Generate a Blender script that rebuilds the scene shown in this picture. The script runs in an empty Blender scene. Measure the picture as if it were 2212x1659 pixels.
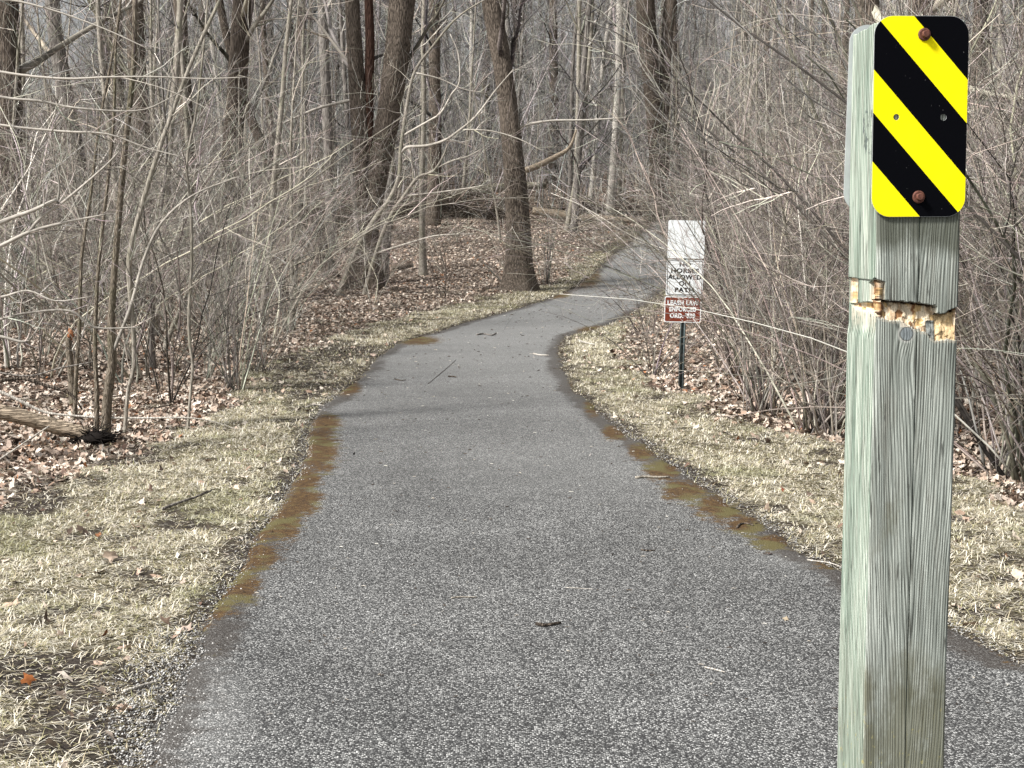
import bpy, math, random
import numpy as np
from mathutils import Vector, Matrix

# ---------------------------------------------------------------- camera, sky, sun, exposure
scene = bpy.context.scene
COL = scene.collection
R = math.radians
CAM_H = 1.7
PITCH = R(5.84)
FPX = 3318.0                                  # focal length in photo units (photo width = 2212)
cam_d = bpy.data.cameras.new('camera'); cam = bpy.data.objects.new('camera', cam_d); COL.objects.link(cam)
cam.location = (0, 0, CAM_H); cam.rotation_euler = (R(90) - PITCH, 0, 0)
cam_d.sensor_fit = 'HORIZONTAL'; cam_d.sensor_width = 36; cam_d.lens = 36 * FPX / 2212
cam_d.clip_start = 0.05; cam_d.clip_end = 2000
scene.camera = cam

SUN_DIR = Vector((-0.62, -0.38, 0.72)).normalized()    # towards the sun
w = bpy.data.worlds.new('World'); scene.world = w; w.use_nodes = True
nt = w.node_tree; bg = nt.nodes['Background']
sky = nt.nodes.new('ShaderNodeTexSky'); sky.sky_type = 'NISHITA'; sky.sun_disc = False
sky.sun_elevation = math.asin(SUN_DIR.z); sky.sun_rotation = math.atan2(SUN_DIR.x, SUN_DIR.y)
sky.air_density = 1.0; sky.dust_density = 4.0; sky.ozone_density = 1.0
hs = nt.nodes.new('ShaderNodeHueSaturation'); hs.inputs['Saturation'].default_value = 0.10
hs.inputs['Value'].default_value = 1.25
nt.links.new(sky.outputs[0], hs.inputs['Color']); nt.links.new(hs.outputs[0], bg.inputs['Color'])
bg.inputs['Strength'].default_value = 0.085
sd = bpy.data.lights.new('sun', 'SUN'); sun = bpy.data.objects.new('sun', sd); COL.objects.link(sun)
sd.energy = 4.6; sd.angle = R(8.0); sd.color = (1.0, 0.96, 0.90)
sun.rotation_euler = SUN_DIR.to_track_quat('Z', 'Y').to_euler(); sun.location = (-10, -10, 30)
scene.view_settings.view_transform = 'Standard'; scene.view_settings.look = 'None'
scene.view_settings.gamma = 1.0; scene.view_settings.exposure = 0.50
scene.cycles.max_bounces = 4; scene.cycles.diffuse_bounces = 2; scene.cycles.glossy_bounces = 1

rng = np.random.default_rng(7)
random.seed(7)

# ---------------------------------------------------------------- helpers
def tag(o, label=None, cat=None, group=None, kind=None):
    if label: o['label'] = label
    if cat: o['category'] = cat
    if group: o['group'] = group
    if kind: o['kind'] = kind
    return o

def empty(name, loc=(0, 0, 0)):
    o = bpy.data.objects.new(name, None); o.location = loc; o.empty_display_size = .1
    COL.objects.link(o); return o

def link(name, me, parent=None, loc=None):
    o = bpy.data.objects.new(name, me); COL.objects.link(o)
    if parent: o.parent = parent
    if loc is not None: o.location = loc
    return o

def mesh_np(name, verts, faces, mat, cols=None, smooth=False):
    """faces: list of arrays (n,k); cols: per-vertex rgb(a)"""
    me = bpy.data.meshes.new(name)
    verts = np.asarray(verts, dtype=np.float32)
    me.vertices.add(len(verts)); me.vertices.foreach_set('co', verts.ravel())
    faces = [np.asarray(f, dtype=np.int32) for f in faces if len(f)]
    idx = np.concatenate([f.ravel() for f in faces])
    tot = np.concatenate([np.full(len(f), f.shape[1], dtype=np.int32) for f in faces])
    st = np.concatenate([[0], np.cumsum(tot)[:-1]]).astype(np.int32)
    me.loops.add(len(idx)); me.loops.foreach_set('vertex_index', idx)
    me.polygons.add(len(tot)); me.polygons.foreach_set('loop_start', st); me.polygons.foreach_set('loop_total', tot)
    if smooth: me.polygons.foreach_set('use_smooth', np.ones(len(tot), dtype=bool))
    if cols is not None:
        cols = np.asarray(cols, dtype=np.float32)
        if cols.shape[1] == 3: cols = np.concatenate([cols, np.ones((len(cols), 1), np.float32)], 1)
        a = me.color_attributes.new('Col', 'FLOAT_COLOR', 'POINT'); a.data.foreach_set('color', cols.ravel())
    me.update(calc_edges=True)
    if mat: me.materials.append(mat)
    return me

_trg = np.random.default_rng(99)
class MB:
    """collects geometry for one mesh"""
    def __init__(s): s.v = []; s.f = {}; s.c = []; s.n = 0
    def add(s, v, fs, c=None):
        v = np.asarray(v, float).reshape(-1, 3); s.v.append(v)
        for f in fs:
            f = np.asarray(f); s.f.setdefault(f.shape[1], []).append(f + s.n)
        s.c.append(np.broadcast_to(np.asarray(c if c is not None else (1, 1, 1), float), (len(v), 3)))
        s.n += len(v)
    def box(s, lo, hi, c=None):
        x0, y0, z0 = lo; x1, y1, z1 = hi
        v = [(x0,y0,z0),(x1,y0,z0),(x1,y1,z0),(x0,y1,z0),(x0,y0,z1),(x1,y0,z1),(x1,y1,z1),(x0,y1,z1)]
        s.add(v, [[(3,2,1,0),(4,5,6,7),(0,1,5,4),(1,2,6,5),(2,3,7,6),(3,0,4,7)]], c)
    def tubes(s, P, Rd, k=4, c=None, cap=True, vary=True):
        """P (M,N,3) polylines, Rd (M,N) radii"""
        P = np.asarray(P, float); Rd = np.asarray(Rd, float)
        if P.ndim == 2: P = P[None]; Rd = Rd[None]
        M, N, _ = P.shape
        T = np.gradient(P, axis=1); T /= np.linalg.norm(T, axis=2, keepdims=True) + 1e-9
        D = P[:, -1] - P[:, 0]
        ref = np.zeros((M, 3)); ax = np.argmin(np.abs(D), axis=1); ref[np.arange(M), ax] = 1
        n1 = np.cross(T, ref[:, None, :]); n1 /= np.linalg.norm(n1, axis=2, keepdims=True) + 1e-9
        n2 = np.cross(T, n1)
        a = np.arange(k) / k * 2 * np.pi
        V = P[:, :, None, :] + Rd[:, :, None, None] * (np.cos(a)[None, None, :, None] * n1[:, :, None, :] + np.sin(a)[None, None, :, None] * n2[:, :, None, :])
        base = (np.arange(M) * N * k)[:, None, None] + (np.arange(N - 1) * k)[None, :, None]
        j = np.arange(k)[None, None, :]; j2 = (np.arange(k) + 1) % k; j2 = j2[None, None, :]
        q = np.stack([base + j, base + j2, base + k + j2, base + k + j], axis=-1).reshape(-1, 4)
        fs = [q[:, ::-1]]
        if cap and M < 200:
            caps = [np.arange(k) + m * N * k + (N - 1) * k for m in range(M)] + [np.arange(k)[::-1] + m * N * k for m in range(M)]
            fs.append(np.array(caps)[:, ::-1] if k != 4 else np.array(caps))
        if c is None and vary:
            g_ = np.exp(_trg.normal(-.28, .58, M)).clip(.18, 1.9)[:, None] * (1 + _trg.normal(0, .05, (M, 3))); c = np.repeat(g_, N * k, 0)
        s.add(V.reshape(-1, 3), fs, c)
    def mesh(s, name, mat, smooth=False):
        return mesh_np(name, np.concatenate(s.v), [np.concatenate(x) for x in s.f.values()], mat, np.concatenate(s.c), smooth)
    def build(s, name, mat, parent=None, smooth=False, loc=None):
        return link(name, s.mesh(name, mat, smooth), parent, loc)

def grow(start, dirs, length, r0, r1, N, wob, lift, rg):
    """vectorised branch growth; lift may be array or float, >0 bends up"""
    M = len(start); P = np.zeros((M, N, 3)); P[:, 0] = start
    d = dirs / (np.linalg.norm(dirs, axis=1, keepdims=True) + 1e-9)
    step = (np.asarray(length) / (N - 1)).reshape(-1, 1) * np.ones((M, 1))
    for i in range(1, N):
        d = d + rg.normal(0, wob, (M, 3)); d[:, 2] += lift
        d /= np.linalg.norm(d, axis=1, keepdims=True) + 1e-9
        P[:, i] = P[:, i - 1] + d * step
    t = np.linspace(0, 1, N)[None]
    r0 = np.asarray(r0).reshape(-1, 1) * np.ones((M, 1)); r1 = np.asarray(r1).reshape(-1, 1) * np.ones((M, 1))
    return P, r0 * (1 - t) + r1 * t

def kids(P, Rd, n, t0, t1, ang, rg, up=0.0):
    """choose n child starts per parent: returns start, dir, parent radius, t"""
    M, N, _ = P.shape
    t = rg.uniform(t0, t1, (M, n)); f = t * (N - 1); i = np.clip(f.astype(int), 0, N - 2); u = (f - i)[..., None]
    m = np.arange(M)[:, None]
    s = P[m, i] * (1 - u) + P[m, i + 1] * u
    T = P[m, i + 1] - P[m, i]; T /= np.linalg.norm(T, axis=2, keepdims=True) + 1e-9
    r = rg.normal(0, 1, T.shape); r[..., 2] += up
    r -= T * (r * T).sum(2, keepdims=True); r /= np.linalg.norm(r, axis=2, keepdims=True) + 1e-9
    a = rg.uniform(ang[0], ang[1], (M, n, 1))
    d = T * np.cos(a) + r * np.sin(a)
    pr = Rd[m, i] * (1 - u[..., 0]) + Rd[m, i + 1] * u[..., 0]
    return s.reshape(-1, 3), d.reshape(-1, 3), pr.ravel(), t.ravel()

def sm(a, b, x): t = np.clip((x - a) / (b - a + 1e-12), 0, 1); return t * t * (3 - 2 * t)

# cheap vectorised value noise
_perm = np.random.default_rng(3).random((256, 256))
def vnoise(x, y):
    xi = np.floor(x).astype(int); yi = np.floor(y).astype(int); u = x - xi; v = y - yi
    u = u * u * (3 - 2 * u); v = v * v * (3 - 2 * v)
    g = lambda a, b: _perm[a & 255, b & 255]
    return (g(xi, yi) * (1 - u) + g(xi + 1, yi) * u) * (1 - v) + (g(xi, yi + 1) * (1 - u) + g(xi + 1, yi + 1) * u) * v
def fbm(x, y, o=3):
    s = 0; a = .5
    for k in range(o): s = s + a * vnoise(x * 2 ** k + 17 * k, y * 2 ** k + 31 * k); a *= .5
    return s / (1 - .5 ** o)

# ---------------------------------------------------------------- terrain and path outline
def gz0(x, y):
    y = np.asarray(y, float)
    return np.where(y < 27, 0, np.where(y < 68, .0016 * (y - 27) ** 2, 2.690 + .118 * (np.minimum(y, 210) - 68)))

CP, SP = math.cos(PITCH), math.sin(PITCH)
def ray(u, v):
    a = (u - 1106) / FPX; b = (829.5 - v) / FPX
    return np.array([a, CP + b * SP, -SP + b * CP])
def at(u, v, zoff=0.0):
    """photo position (0..2212, 0..1659) to the point of the ground seen there"""
    d = ray(u, v); lo = 1.0; hi = None; t = 2.0
    while t < 400:
        p = d * t
        if CAM_H + p[2] < gz0(p[0], p[1]) + zoff: hi = t; break
        lo = t; t *= 1.03
    if hi is None: hi = 400
    for _ in range(40):
        m = (lo + hi) / 2; p = d * m
        if CAM_H + p[2] < gz0(p[0], p[1]) + zoff: hi = m
        else: lo = m
    p = d * hi
    return np.array([p[0], p[1], CAM_H + p[2]])
def onY(u, v, Y):
    d = ray(u, v); t = Y / d[1]; return np.array([d[0] * t, Y, CAM_H + d[2] * t])
def project(x, y, z):
    dy = y * CP - (z - CAM_H) * SP; du = y * SP + (z - CAM_H) * CP
    dy = np.where(dy > .1, dy, .1)
    return 1106 + FPX * x / dy, 829.5 - FPX * du / dy

L_px = [(300,1659),(330,1560),(385,1460),(432,1360),(478,1280),(528,1200),(560,1150),(600,1095),(634,1040),(656,985),(668,930),(690,880),(740,845),(778,815),(818,772),(855,742),(952,715),(1002,698),(1069,681),(1169,651),(1236,625),(1286,588),(1319,554),(1352,531)]
R_px = [(2212,1441),(2173,1415),(2060,1363),(1815,1230),(1762,1212),(1699,1166),(1651,1124),(1570,1082),(1516,1046),(1425,982),(1341,925),(1290,885),(1246,845),(1219,800),(1209,761),(1219,728),(1286,711),(1322,698),(1400,655),(1440,620),(1475,585),(1500,560)]
LP = np.array([[-9, -20], [-9, -2], [-3.2, 1.4], [-1.6, 2.8]] + [list(at(*p)[:2]) for p in L_px])
RP = np.array([[12, -20], [12, 1.0], [6.5, 3.2], [3.4, 4.7]] + [list(at(*p)[:2]) for p in R_px])
LP = np.concatenate([LP, [LP[-1] + (LP[-1] - LP[-2]) * k for k in (1.5, 6)]])
RP = np.concatenate([RP, [RP[-1] + (RP[-1] - RP[-2]) * k for k in (1.5, 6)]])
def pl(x): return np.interp(x, LP[:, 1], LP[:, 0])
def pr(x): return np.interp(x, RP[:, 1], RP[:, 0])
def xl(y): return pl(y) + .05 * (vnoise(np.asarray(y) * 3, np.asarray(y) * 0 + 3) - .5)
def xr(y): return pr(y) + .05 * (vnoise(np.asarray(y) * 3, np.asarray(y) * 0 + 9) - .5)
# verge widths: grass, then leaf litter beyond
LBO = np.array([(-5, 3.5), (5, 2.6), (7, 1.95), (9.2, 1.45), (11, 1.5), (12.3, 1.1), (13.4, .85), (15.7, 1.05), (18.8, 1.45), (22.5, 1.1), (27, 1.5), (33, 1.6), (40, .8), (50, .7), (60, .6)])
RBO = np.array([(0, 3.5), (6, 2.3), (8.8, 1.75), (10, 1.8), (12, 1.4), (13.7, 1.2), (16.3, 1.0), (20.8, .95), (27, .5), (60, .4)])
def out_dist(x, y):
    """distance outside the path, side -1 left / +1 right"""
    dl = xl(y) - x; dr = x - xr(y)
    return np.where(dl > dr, dl, dr), np.where(dl > dr, -1, 1)
def zones(x, y):
    """litter, grass, dirt weights"""
    d, s = out_dist(x, y)
    n = fbm(x * 1.3, y * 1.3) - .5
    b = np.where(s < 0, np.interp(y, LBO[:, 0], LBO[:, 1]), np.interp(y, RBO[:, 0], RBO[:, 1])) + n * .9
    lit = sm(-.12, .12, d - b)
    u, v = project(x, y, gz0(x, y))
    n2 = fbm(x * 2.1 + 9, y * 2.1, 3)
    e = lambda cx, cy, rx, ry: np.clip(1.25 - ((u - cx) / rx) ** 2 - ((v - cy) / ry) ** 2, 0, 1)
    dirt = np.maximum.reduce([e(650, 815, 95, 50), e(740, 765, 90, 25), e(230, 985, 140, 28), e(120, 1470, 330, 60) * 1.1, e(260, 1600, 320, 80) * 1.25, e(60, 1060, 90, 60) * .9,
                              e(1960, 1180, 220, 22) * .7, e(1260, 530, 80, 22), e(700, 1340, 1, 1), e(1400, 750, 60, 30) * .7, e(2120, 1130, 120, 50) * .4])
    n5 = fbm(x * 5.5 + 3, y * 5.5, 3)
    dirt = sm(.18, .85, dirt * .85 + (n2 - .5) * 1.5 + (n5 - .5) * 1.9 + .20)
    edge = sm(.20, .03, d + (n2 - .5) * .36)
    dirt = np.maximum(dirt, edge)
    gr = (1 - lit) * (1 - dirt) * (d > -0.02)
    return lit * (1 - dirt * .5), gr, dirt

def gz(x, y):
    """the ground surface (path bed sunk slightly under the asphalt)"""
    x = np.asarray(x, float); y = np.asarray(y, float)
    d, s = out_dist(x, y)
    bump = (fbm(x * .5, y * .5, 3) - .5) * .22 + (fbm(x * 2.3, y * 2.3, 2) - .5) * .06
    return gz0(x, y) + bump * sm(.15, 2.5, d) - .03 * sm(.02, -.1, d)

# ---------------------------------------------------------------- materials
def new_mat(name, rough=.9, spec=.2):
    m = bpy.data.materials.new(name); m.use_nodes = True; t = m.node_tree
    b = t.nodes['Principled BSDF']; b.inputs['Roughness'].default_value = rough
    b.inputs['Specular IOR Level'].default_value = spec
    return m, t, b
def N(t, typ, **kw):
    n = t.nodes.new(typ)
    for k, v in kw.items():
        if k in n.inputs: n.inputs[k].default_value = v
        else: setattr(n, k, v)
    return n
def ramp(t, fac, stops):
    r = t.nodes.new('ShaderNodeValToRGB'); e = r.color_ramp.elements
    while len(e) < len(stops): e.new(.5)
    for i, (p, c) in enumerate(stops):
        e[i].position = p; e[i].color = (*c, 1) if len(c) == 3 else c
    t.links.new(fac, r.inputs[0]); return r.outputs[0]
def noise(t, vec, scale, detail=4, rough=.55):
    n = N(t, 'ShaderNodeTexNoise', Scale=scale, Detail=detail, Roughness=rough)
    if vec is not None: t.links.new(vec, n.inputs['Vector'])
    return n.outputs['Fac']
def coords(t, kind='Object', scale=(1, 1, 1), loc=(0, 0, 0)):
    c = t.nodes.new('ShaderNodeTexCoord'); m = N(t, 'ShaderNodeMapping'); m.inputs['Scale'].default_value = scale; m.inputs['Location'].default_value = loc
    t.links.new(c.outputs[kind], m.inputs['Vector']); return m.outputs[0]
def mix(t, fac, a, b, mode='MIX'):
    n = t.nodes.new('ShaderNodeMix'); n.data_type = 'RGBA'; n.blend_type = mode
    for s, v in ((0, fac), (6, a), (7, b)):
        if hasattr(v, 'is_output'): t.links.new(v, n.inputs[s])
        elif isinstance(v, (int, float)): n.inputs[s].default_value = v
        else: n.inputs[s].default_value = (*v, 1)
    return n.outputs[2]
def math_(t, op, a, b=None, c=None):
    n = t.nodes.new('ShaderNodeMath'); n.operation = op
    for i, v in enumerate((a, b, c)):
        if v is None: continue
        if hasattr(v, 'is_output'): t.links.new(v, n.inputs[i])
        else: n.inputs[i].default_value = v
    return n.outputs[0]
def bump(t, b, h, strength=.5, dist=.01):
    n = N(t, 'ShaderNodeBump'); n.inputs['Strength'].default_value = strength; n.inputs['Distance'].default_value = dist
    t.links.new(h, n.inputs['Height']); t.links.new(n.outputs[0], b.inputs['Normal'])
def attr(t, name='Col'):
    a = t.nodes.new('ShaderNodeAttribute'); a.attribute_name = name; return a

def twig_mat(name, c0, c1, scale=2.0):
    m, t, b = new_mat(name, .85, .15)
    o = t.nodes.new('ShaderNodeObjectInfo'); v = coords(t)
    n1 = noise(t, v, scale, 2); n2 = noise(t, v, 25, 2)
    f = math_(t, 'ADD', math_(t, 'MULTIPLY', n1, .9), math_(t, 'MULTIPLY', n2, .5))
    f = math_(t, 'ADD', f, math_(t, 'MULTIPLY', o.outputs['Random'], .35))
    c = ramp(t, f, [(.5, c0), (.75, tuple((a + b_) / 2 for a, b_ in zip(c0, c1))), (1.05 if False else 1.0, c1)])
    c = mix(t, 1.0, c, attr(t).outputs['Color'], 'MULTIPLY')
    t.links.new(c, b.inputs['Base Color']); return m
M_twig_grey = twig_mat('twig_grey', (.042, .037, .032), (.46, .43, .385))
M_twig_brown = twig_mat('twig_brown', (.045, .038, .032), (.43, .385, .345))
M_twig_pale = twig_mat('twig_pale', (.24, .22, .19), (.58, .54, .48))
M_twig_dark = twig_mat('twig_dark', (.025, .021, .018), (.19, .165, .145))
M_twig_far = twig_mat('twig_far', (.045, .042, .040), (.34, .33, .315), .4)

def bark_mat(name, dark, light, scale=1.0, fur=1.0, moss=0.0, axis='z'):
    m, t, b = new_mat(name, .95, .1)
    v = coords(t, 'Object', (22 * scale, 22 * scale, 2.6 * scale) if axis == 'z' else (2.6 * scale, 22 * scale, 30 * scale))
    n = noise(t, v, 1.0, 5, .6)
    vo = N(t, 'ShaderNodeTexVoronoi', Scale=1.3); vo.feature = 'DISTANCE_TO_EDGE'
    wv = t.nodes.new('ShaderNodeVectorMath'); wv.operation = 'ADD'
    t.links.new(v, wv.inputs[0]); nn = N(t, 'ShaderNodeTexNoise', Scale=.7, Detail=3.0); t.links.new(v, nn.inputs['Vector']); t.links.new(nn.outputs['Color'], wv.inputs[1])
    t.links.new(wv.outputs[0], vo.inputs['Vector'])
    h = math_(t, 'ADD', math_(t, 'MULTIPLY', math_(t, 'MINIMUM', vo.outputs['Distance'], .25), 2.4), math_(t, 'MULTIPLY', n, .7))
    big = noise(t, coords(t, 'Object', (1, 1, .5)), 1.1, 3)
    f = math_(t, 'ADD', h, math_(t, 'MULTIPLY', math_(t, 'SUBTRACT', big, .5), .7))
    c = ramp(t, f, [(.25, dark), (.62, tuple(.45 * a + .55 * l for a, l in zip(dark, light))), (1.0, light)])
    if moss:
        mm = ramp(t, noise(t, coords(t), 3.0, 4), [(.5, (0, 0, 0)), (.62, (1, 1, 1))])
        c = mix(t, math_(t, 'MULTIPLY', mm, moss), c, (.13, .14, .07))
    t.links.new(c, b.inputs['Base Color']); bump(t, b, h, .9 * fur, .03)
    return m
M_bark_oak = bark_mat('bark_oak', (.024, .019, .016), (.24, .20, .165), 1.5)
M_bark_dark = bark_mat('bark_dark', (.022, .018, .015), (.17, .14, .115), 1.3, 1.0)
M_bark_red = bark_mat('bark_red', (.028, .017, .013), (.13, .075, .058), 1.0, 1.0)
M_bark_smooth = bark_mat('bark_smooth', (.14, .125, .105), (.40, .37, .32), 2.2, .3, .3)
M_bark_flaky = bark_mat('bark_flaky', (.10, .083, .06), (.37, .32, .26), 3.5, .9, .45)
M_bark_far = bark_mat('bark_far', (.055, .048, .043), (.27, .25, .23), .8, .5)
M_bark_pale = bark_mat('bark_pale', (.25, .23, .20), (.60, .57, .52), 2, .4)
M_deadwood = bark_mat('deadwood', (.12, .095, .07), (.52, .43, .33), 1.6, .9, axis='x')
M_log_dark = bark_mat('log_dark', (.035, .028, .022), (.22, .17, .13), 1.0, 1.0, axis='x')
M_log_pale = bark_mat('log_pale', (.16, .14, .11), (.46, .42, .36), 1.0, .8, .4, axis='x')
M_black = new_mat('rotten_black', .95, .1)
M_black[2].inputs['Base Color'].default_value = (.012, .010, .009, 1); M_black = M_black[0]

# vertex-coloured materials (leaf, grass, stone: each piece has its own colour)
def vc_mat(name, rough=.8, trans=0.0, spec=.15):
    m, t, b = new_mat(name, rough, spec)
    a = attr(t); v = coords(t); n = noise(t, v, 60, 3)
    c = mix(t, 1.0, a.outputs['Color'], ramp(t, n, [(.3, (.7, .7, .7)), (.7, (1.2, 1.2, 1.2))]), 'MULTIPLY')
    t.links.new(c, b.inputs['Base Color'])
    return m
M_leaf = vc_mat('dead_leaf', .75, spec=.25); M_grass = vc_mat('dry_grass', .8); M_stone = vc_mat('stone_chip', .8)

# ground
m, t, b = new_mat('forest_ground', .95, .1); M_ground = m
a = attr(t); sep = t.nodes.new('ShaderNodeSeparateColor'); t.links.new(a.outputs['Color'], sep.inputs[0])
v = coords(t)
vo = N(t, 'ShaderNodeTexVoronoi', Scale=13.0); vo.inputs['Randomness'].default_value = 1.0
wn = N(t, 'ShaderNodeTexNoise', Scale=9.0, Detail=4.0); t.links.new(v, wn.inputs['Vector'])
wv = t.nodes.new('ShaderNodeVectorMath'); wv.operation = 'MULTIPLY_ADD'; t.links.new(wn.outputs['Color'], wv.inputs[0]); wv.inputs[1].default_value = (.12, .12, .12); t.links.new(v, wv.inputs[2])
t.links.new(wv.outputs[0], vo.inputs['Vector'])
sc_ = t.nodes.new('ShaderNodeSeparateColor'); t.links.new(vo.outputs['Color'], sc_.inputs[0])
leafc = ramp(t, sc_.outputs[0], [(0, (.035, .022, .016)), (.3, (.19, .14, .11)), (.55, (.42, .33, .26)), (.8, (.62, .52, .44)), (1, (.80, .72, .64))])
leafc = mix(t, ramp(t, vo.outputs['Distance'], [(.25, (0, 0, 0)), (.62, (1, 1, 1))]), leafc, (.035, .024, .018))
n3 = noise(t, v, 40, 5, .7); n4 = noise(t, v, 2.5, 4)
grassc = ramp(t, n3, [(.3, (.035, .03, .02)), (.55, (.12, .105, .065)), (.75, (.30, .265, .18))])
dirtc = ramp(t, math_(t, 'ADD', math_(t, 'MULTIPLY', n3, .7), math_(t, 'MULTIPLY', n4, .3)), [(.35, (.022, .018, .016)), (.55, (.06, .05, .043)), (.72, (.17, .15, .13))])
c = mix(t, sep.outputs[1], dirtc, grassc); c = mix(t, sep.outputs[0], c, leafc)
t.links.new(c, b.inputs['Base Color'])
hh = math_(t, 'ADD', math_(t, 'MULTIPLY', vo.outputs['Distance'], -.6), n3); bump(t, b, hh, .8, .03)

# asphalt
m, t, b = new_mat('asphalt', .75, .35); M_asphalt = m
a = attr(t); sep = t.nodes.new('ShaderNodeSeparateColor'); t.links.new(a.outputs['Color'], sep.inputs[0]); v = coords(t)
vo = N(t, 'ShaderNodeTexVoronoi', Scale=140.0); t.links.new(v, vo.inputs['Vector'])
s1 = t.nodes.new('ShaderNodeSeparateColor'); t.links.new(vo.outputs['Color'], s1.inputs[0])
chips = ramp(t, s1.outputs[0], [(0, (.028, .029, .029)), (.34, (.075, .077, .077)), (.56, (.175, .18, .178)), (.80, (.36, .365, .36)), (1, (.62, .625, .615))])
gap = ramp(t, vo.outputs['Distance'], [(.38, (0, 0, 0)), (.68, (1, 1, 1))])
c = mix(t, gap, chips, (.035, .035, .037))
nb = noise(t, v, .55, 4, .6); nb2 = noise(t, v, 5.0, 4, .6)
shade = ramp(t, math_(t, 'ADD', math_(t, 'MULTIPLY', nb, .6), math_(t, 'MULTIPLY', nb2, .4)), [(.32, (.66, .66, .66)), (.68, (1.28, 1.28, 1.28))])
c = mix(t, 1.0, c, shade, 'MULTIPLY')
# B channel = paler farther along the path and in a few patches
c = mix(t, math_(t, 'MULTIPLY', sep.outputs[2], .45), c, (.30, .305, .302))
# edge grime (G) and moss (R), each broken up by noise
nm = noise(t, v, 9.0, 5, .65); nm2 = noise(t, v, 45, 3, .6)
gm = math_(t, 'ADD', sep.outputs[1], math_(t, 'MULTIPLY', math_(t, 'SUBTRACT', nm, .5), 1.2))
gmf = ramp(t, gm, [(.42, (0, 0, 0)), (.72, (.75, .75, .75))])
c = mix(t, gmf, c, (.045, .038, .033))
mm = math_(t, 'ADD', sep.outputs[0], math_(t, 'MULTIPLY', math_(t, 'SUBTRACT', nm, .5), 1.1))
mm = math_(t, 'ADD', mm, math_(t, 'MULTIPLY', math_(t, 'SUBTRACT', nm2, .5), .5))
mm = math_(t, 'ADD', mm, math_(t, 'MULTIPLY', math_(t, 'SUBTRACT', noise(t, v, 22, 4, .7), .5), .9))
mm = math_(t, 'ADD', mm, math_(t, 'MULTIPLY', math_(t, 'SUBTRACT', vo.outputs['Distance'], .5), .25))
mmf = ramp(t, mm, [(.42, (0, 0, 0)), (.66, (.95, .95, .95))])
mossc = ramp(t, nm2, [(.3, (.028, .015, .006)), (.5, (.070, .036, .010)), (.72, (.135, .085, .028))])
mossc2 = mix(t, ramp(t, noise(t, v, 3.3, 2), [(.5, (0, 0, 0)), (.6, (1, 1, 1))]), mossc, (.10, .085, .030))
c = mix(t, mmf, c, mossc2)
t.links.new(c, b.inputs['Base Color'])
hgt = math_(t, 'MULTIPLY', vo.outputs['Distance'], -1.0); bump(t, b, hgt, .7, .006)

# ---------------------------------------------------------------- ground sheet
def axis(pts):
    out = []
    for (a0, b0, s) in pts: out += list(np.arange(a0, b0, s))
    return np.array(out + [pts[-1][1]])
gx = axis([(-400, -100, 30), (-100, -40, 5), (-40, -14, 1.2), (-14, -5, .35), (-5, 5, .11), (5, 12, .35), (12, 40, 1.2), (40, 100, 5), (100, 400, 30)])
gy = axis([(-60, -2, 4), (-2, 4, .4), (4, 20, .11), (20, 32, .18), (32, 60, .4), (60, 100, 1.2), (100, 210, 5), (210, 600, 30)])
GX, GY = np.meshgrid(gx, gy); GZ = gz(GX, GY)
lit, gr, di = zones(GX, GY)
lit = np.where(GY < 3, lit, lit)
nx, ny = len(gx), len(gy)
ii = (np.arange(ny - 1)[:, None] * nx + np.arange(nx - 1)[None]).ravel()
q = np.stack([ii, ii + 1, ii + nx + 1, ii + nx], 1)
me = mesh_np('ground', np.stack([GX, GY, GZ], -1).reshape(-1, 3), [q], M_ground, np.stack([lit, gr, di], -1).reshape(-1, 3), True)
tag(link('ground', me), 'forest floor and grassy verges beside the path', None, None, 'structure')

# ---------------------------------------------------------------- asphalt path
py = axis([(-18, 3, 1.0), (3, 14, .09), (14, 30, .12), (30, 62, .3)])
nc = 64; tt = np.linspace(0, 1, nc)
XL, XR = xl(py)[:, None], xr(py)[:, None]
PX = XL * (1 - tt) + XR * tt; PY = np.repeat(py[:, None], nc, 1)
wid = XR - XL
dl = (PX - XL); dr = (XR - PX); de = np.minimum(dl, dr)
PZ = gz0(PX, PY) + .012 - .02 * sm(.05, .0, de) + .004 * (fbm(PX * 2, PY * 2) - .5)
U, V = project(PX, PY, PZ)
moss = np.zeros_like(PX)
for (cx, cy, rx, ry) in [(690,970,50,52),(655,1080,52,30),(600,1140,62,28),(560,1200,48,30),(510,1262,58,44),(470,1310,40,26),(625,1110,40,30),(660,1035,40,26),(705,915,38,20),(745,838,38,16),(900,735,60,10),(1265,600,40,22),(1200,637,40,8),
                         (1232,760,30,30),(1250,820,24,30),(1285,880,26,18),(1330,935,36,16),(1390,975,38,18),(1430,1015,48,24),(1480,1060,60,24),(1560,1095,70,30),(1610,1135,50,22),(1665,1172,48,18),(1290,712,50,8),(1800,1222,50,7)]:
    moss = np.maximum(moss, .98 * np.exp(-(((U - cx) / rx / 1.05) ** 2 + ((V - cy) / ry / 1.25) ** 2)))
moss = np.maximum(moss, .42 * sm(.42, .60, vnoise(PY * 1.7, PX * 0)) * sm(.20, 0.0, de)) * (PY > 4.5)
grime = sm(.40, .0, de) * (.55 + .9 * fbm(PX * 1.2, PY * 1.2))
e2 = lambda cx, cy, rx, ry: np.clip(1 - ((U - cx) / rx) ** 2 - ((V - cy) / ry) ** 2, 0, 1)
pale = np.clip(.8 * sm(8, 24, PY) + .7 * e2(420, 1540, 150, 160) + .3 * e2(1250, 1020, 350, 90) + .5 * e2(1750, 1210, 150, 30), 0, 1)
ii = (np.arange(len(py) - 1)[:, None] * nc + np.arange(nc - 1)[None]).ravel()
q = np.stack([ii, ii + 1, ii + nc + 1, ii + nc], 1)
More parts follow.
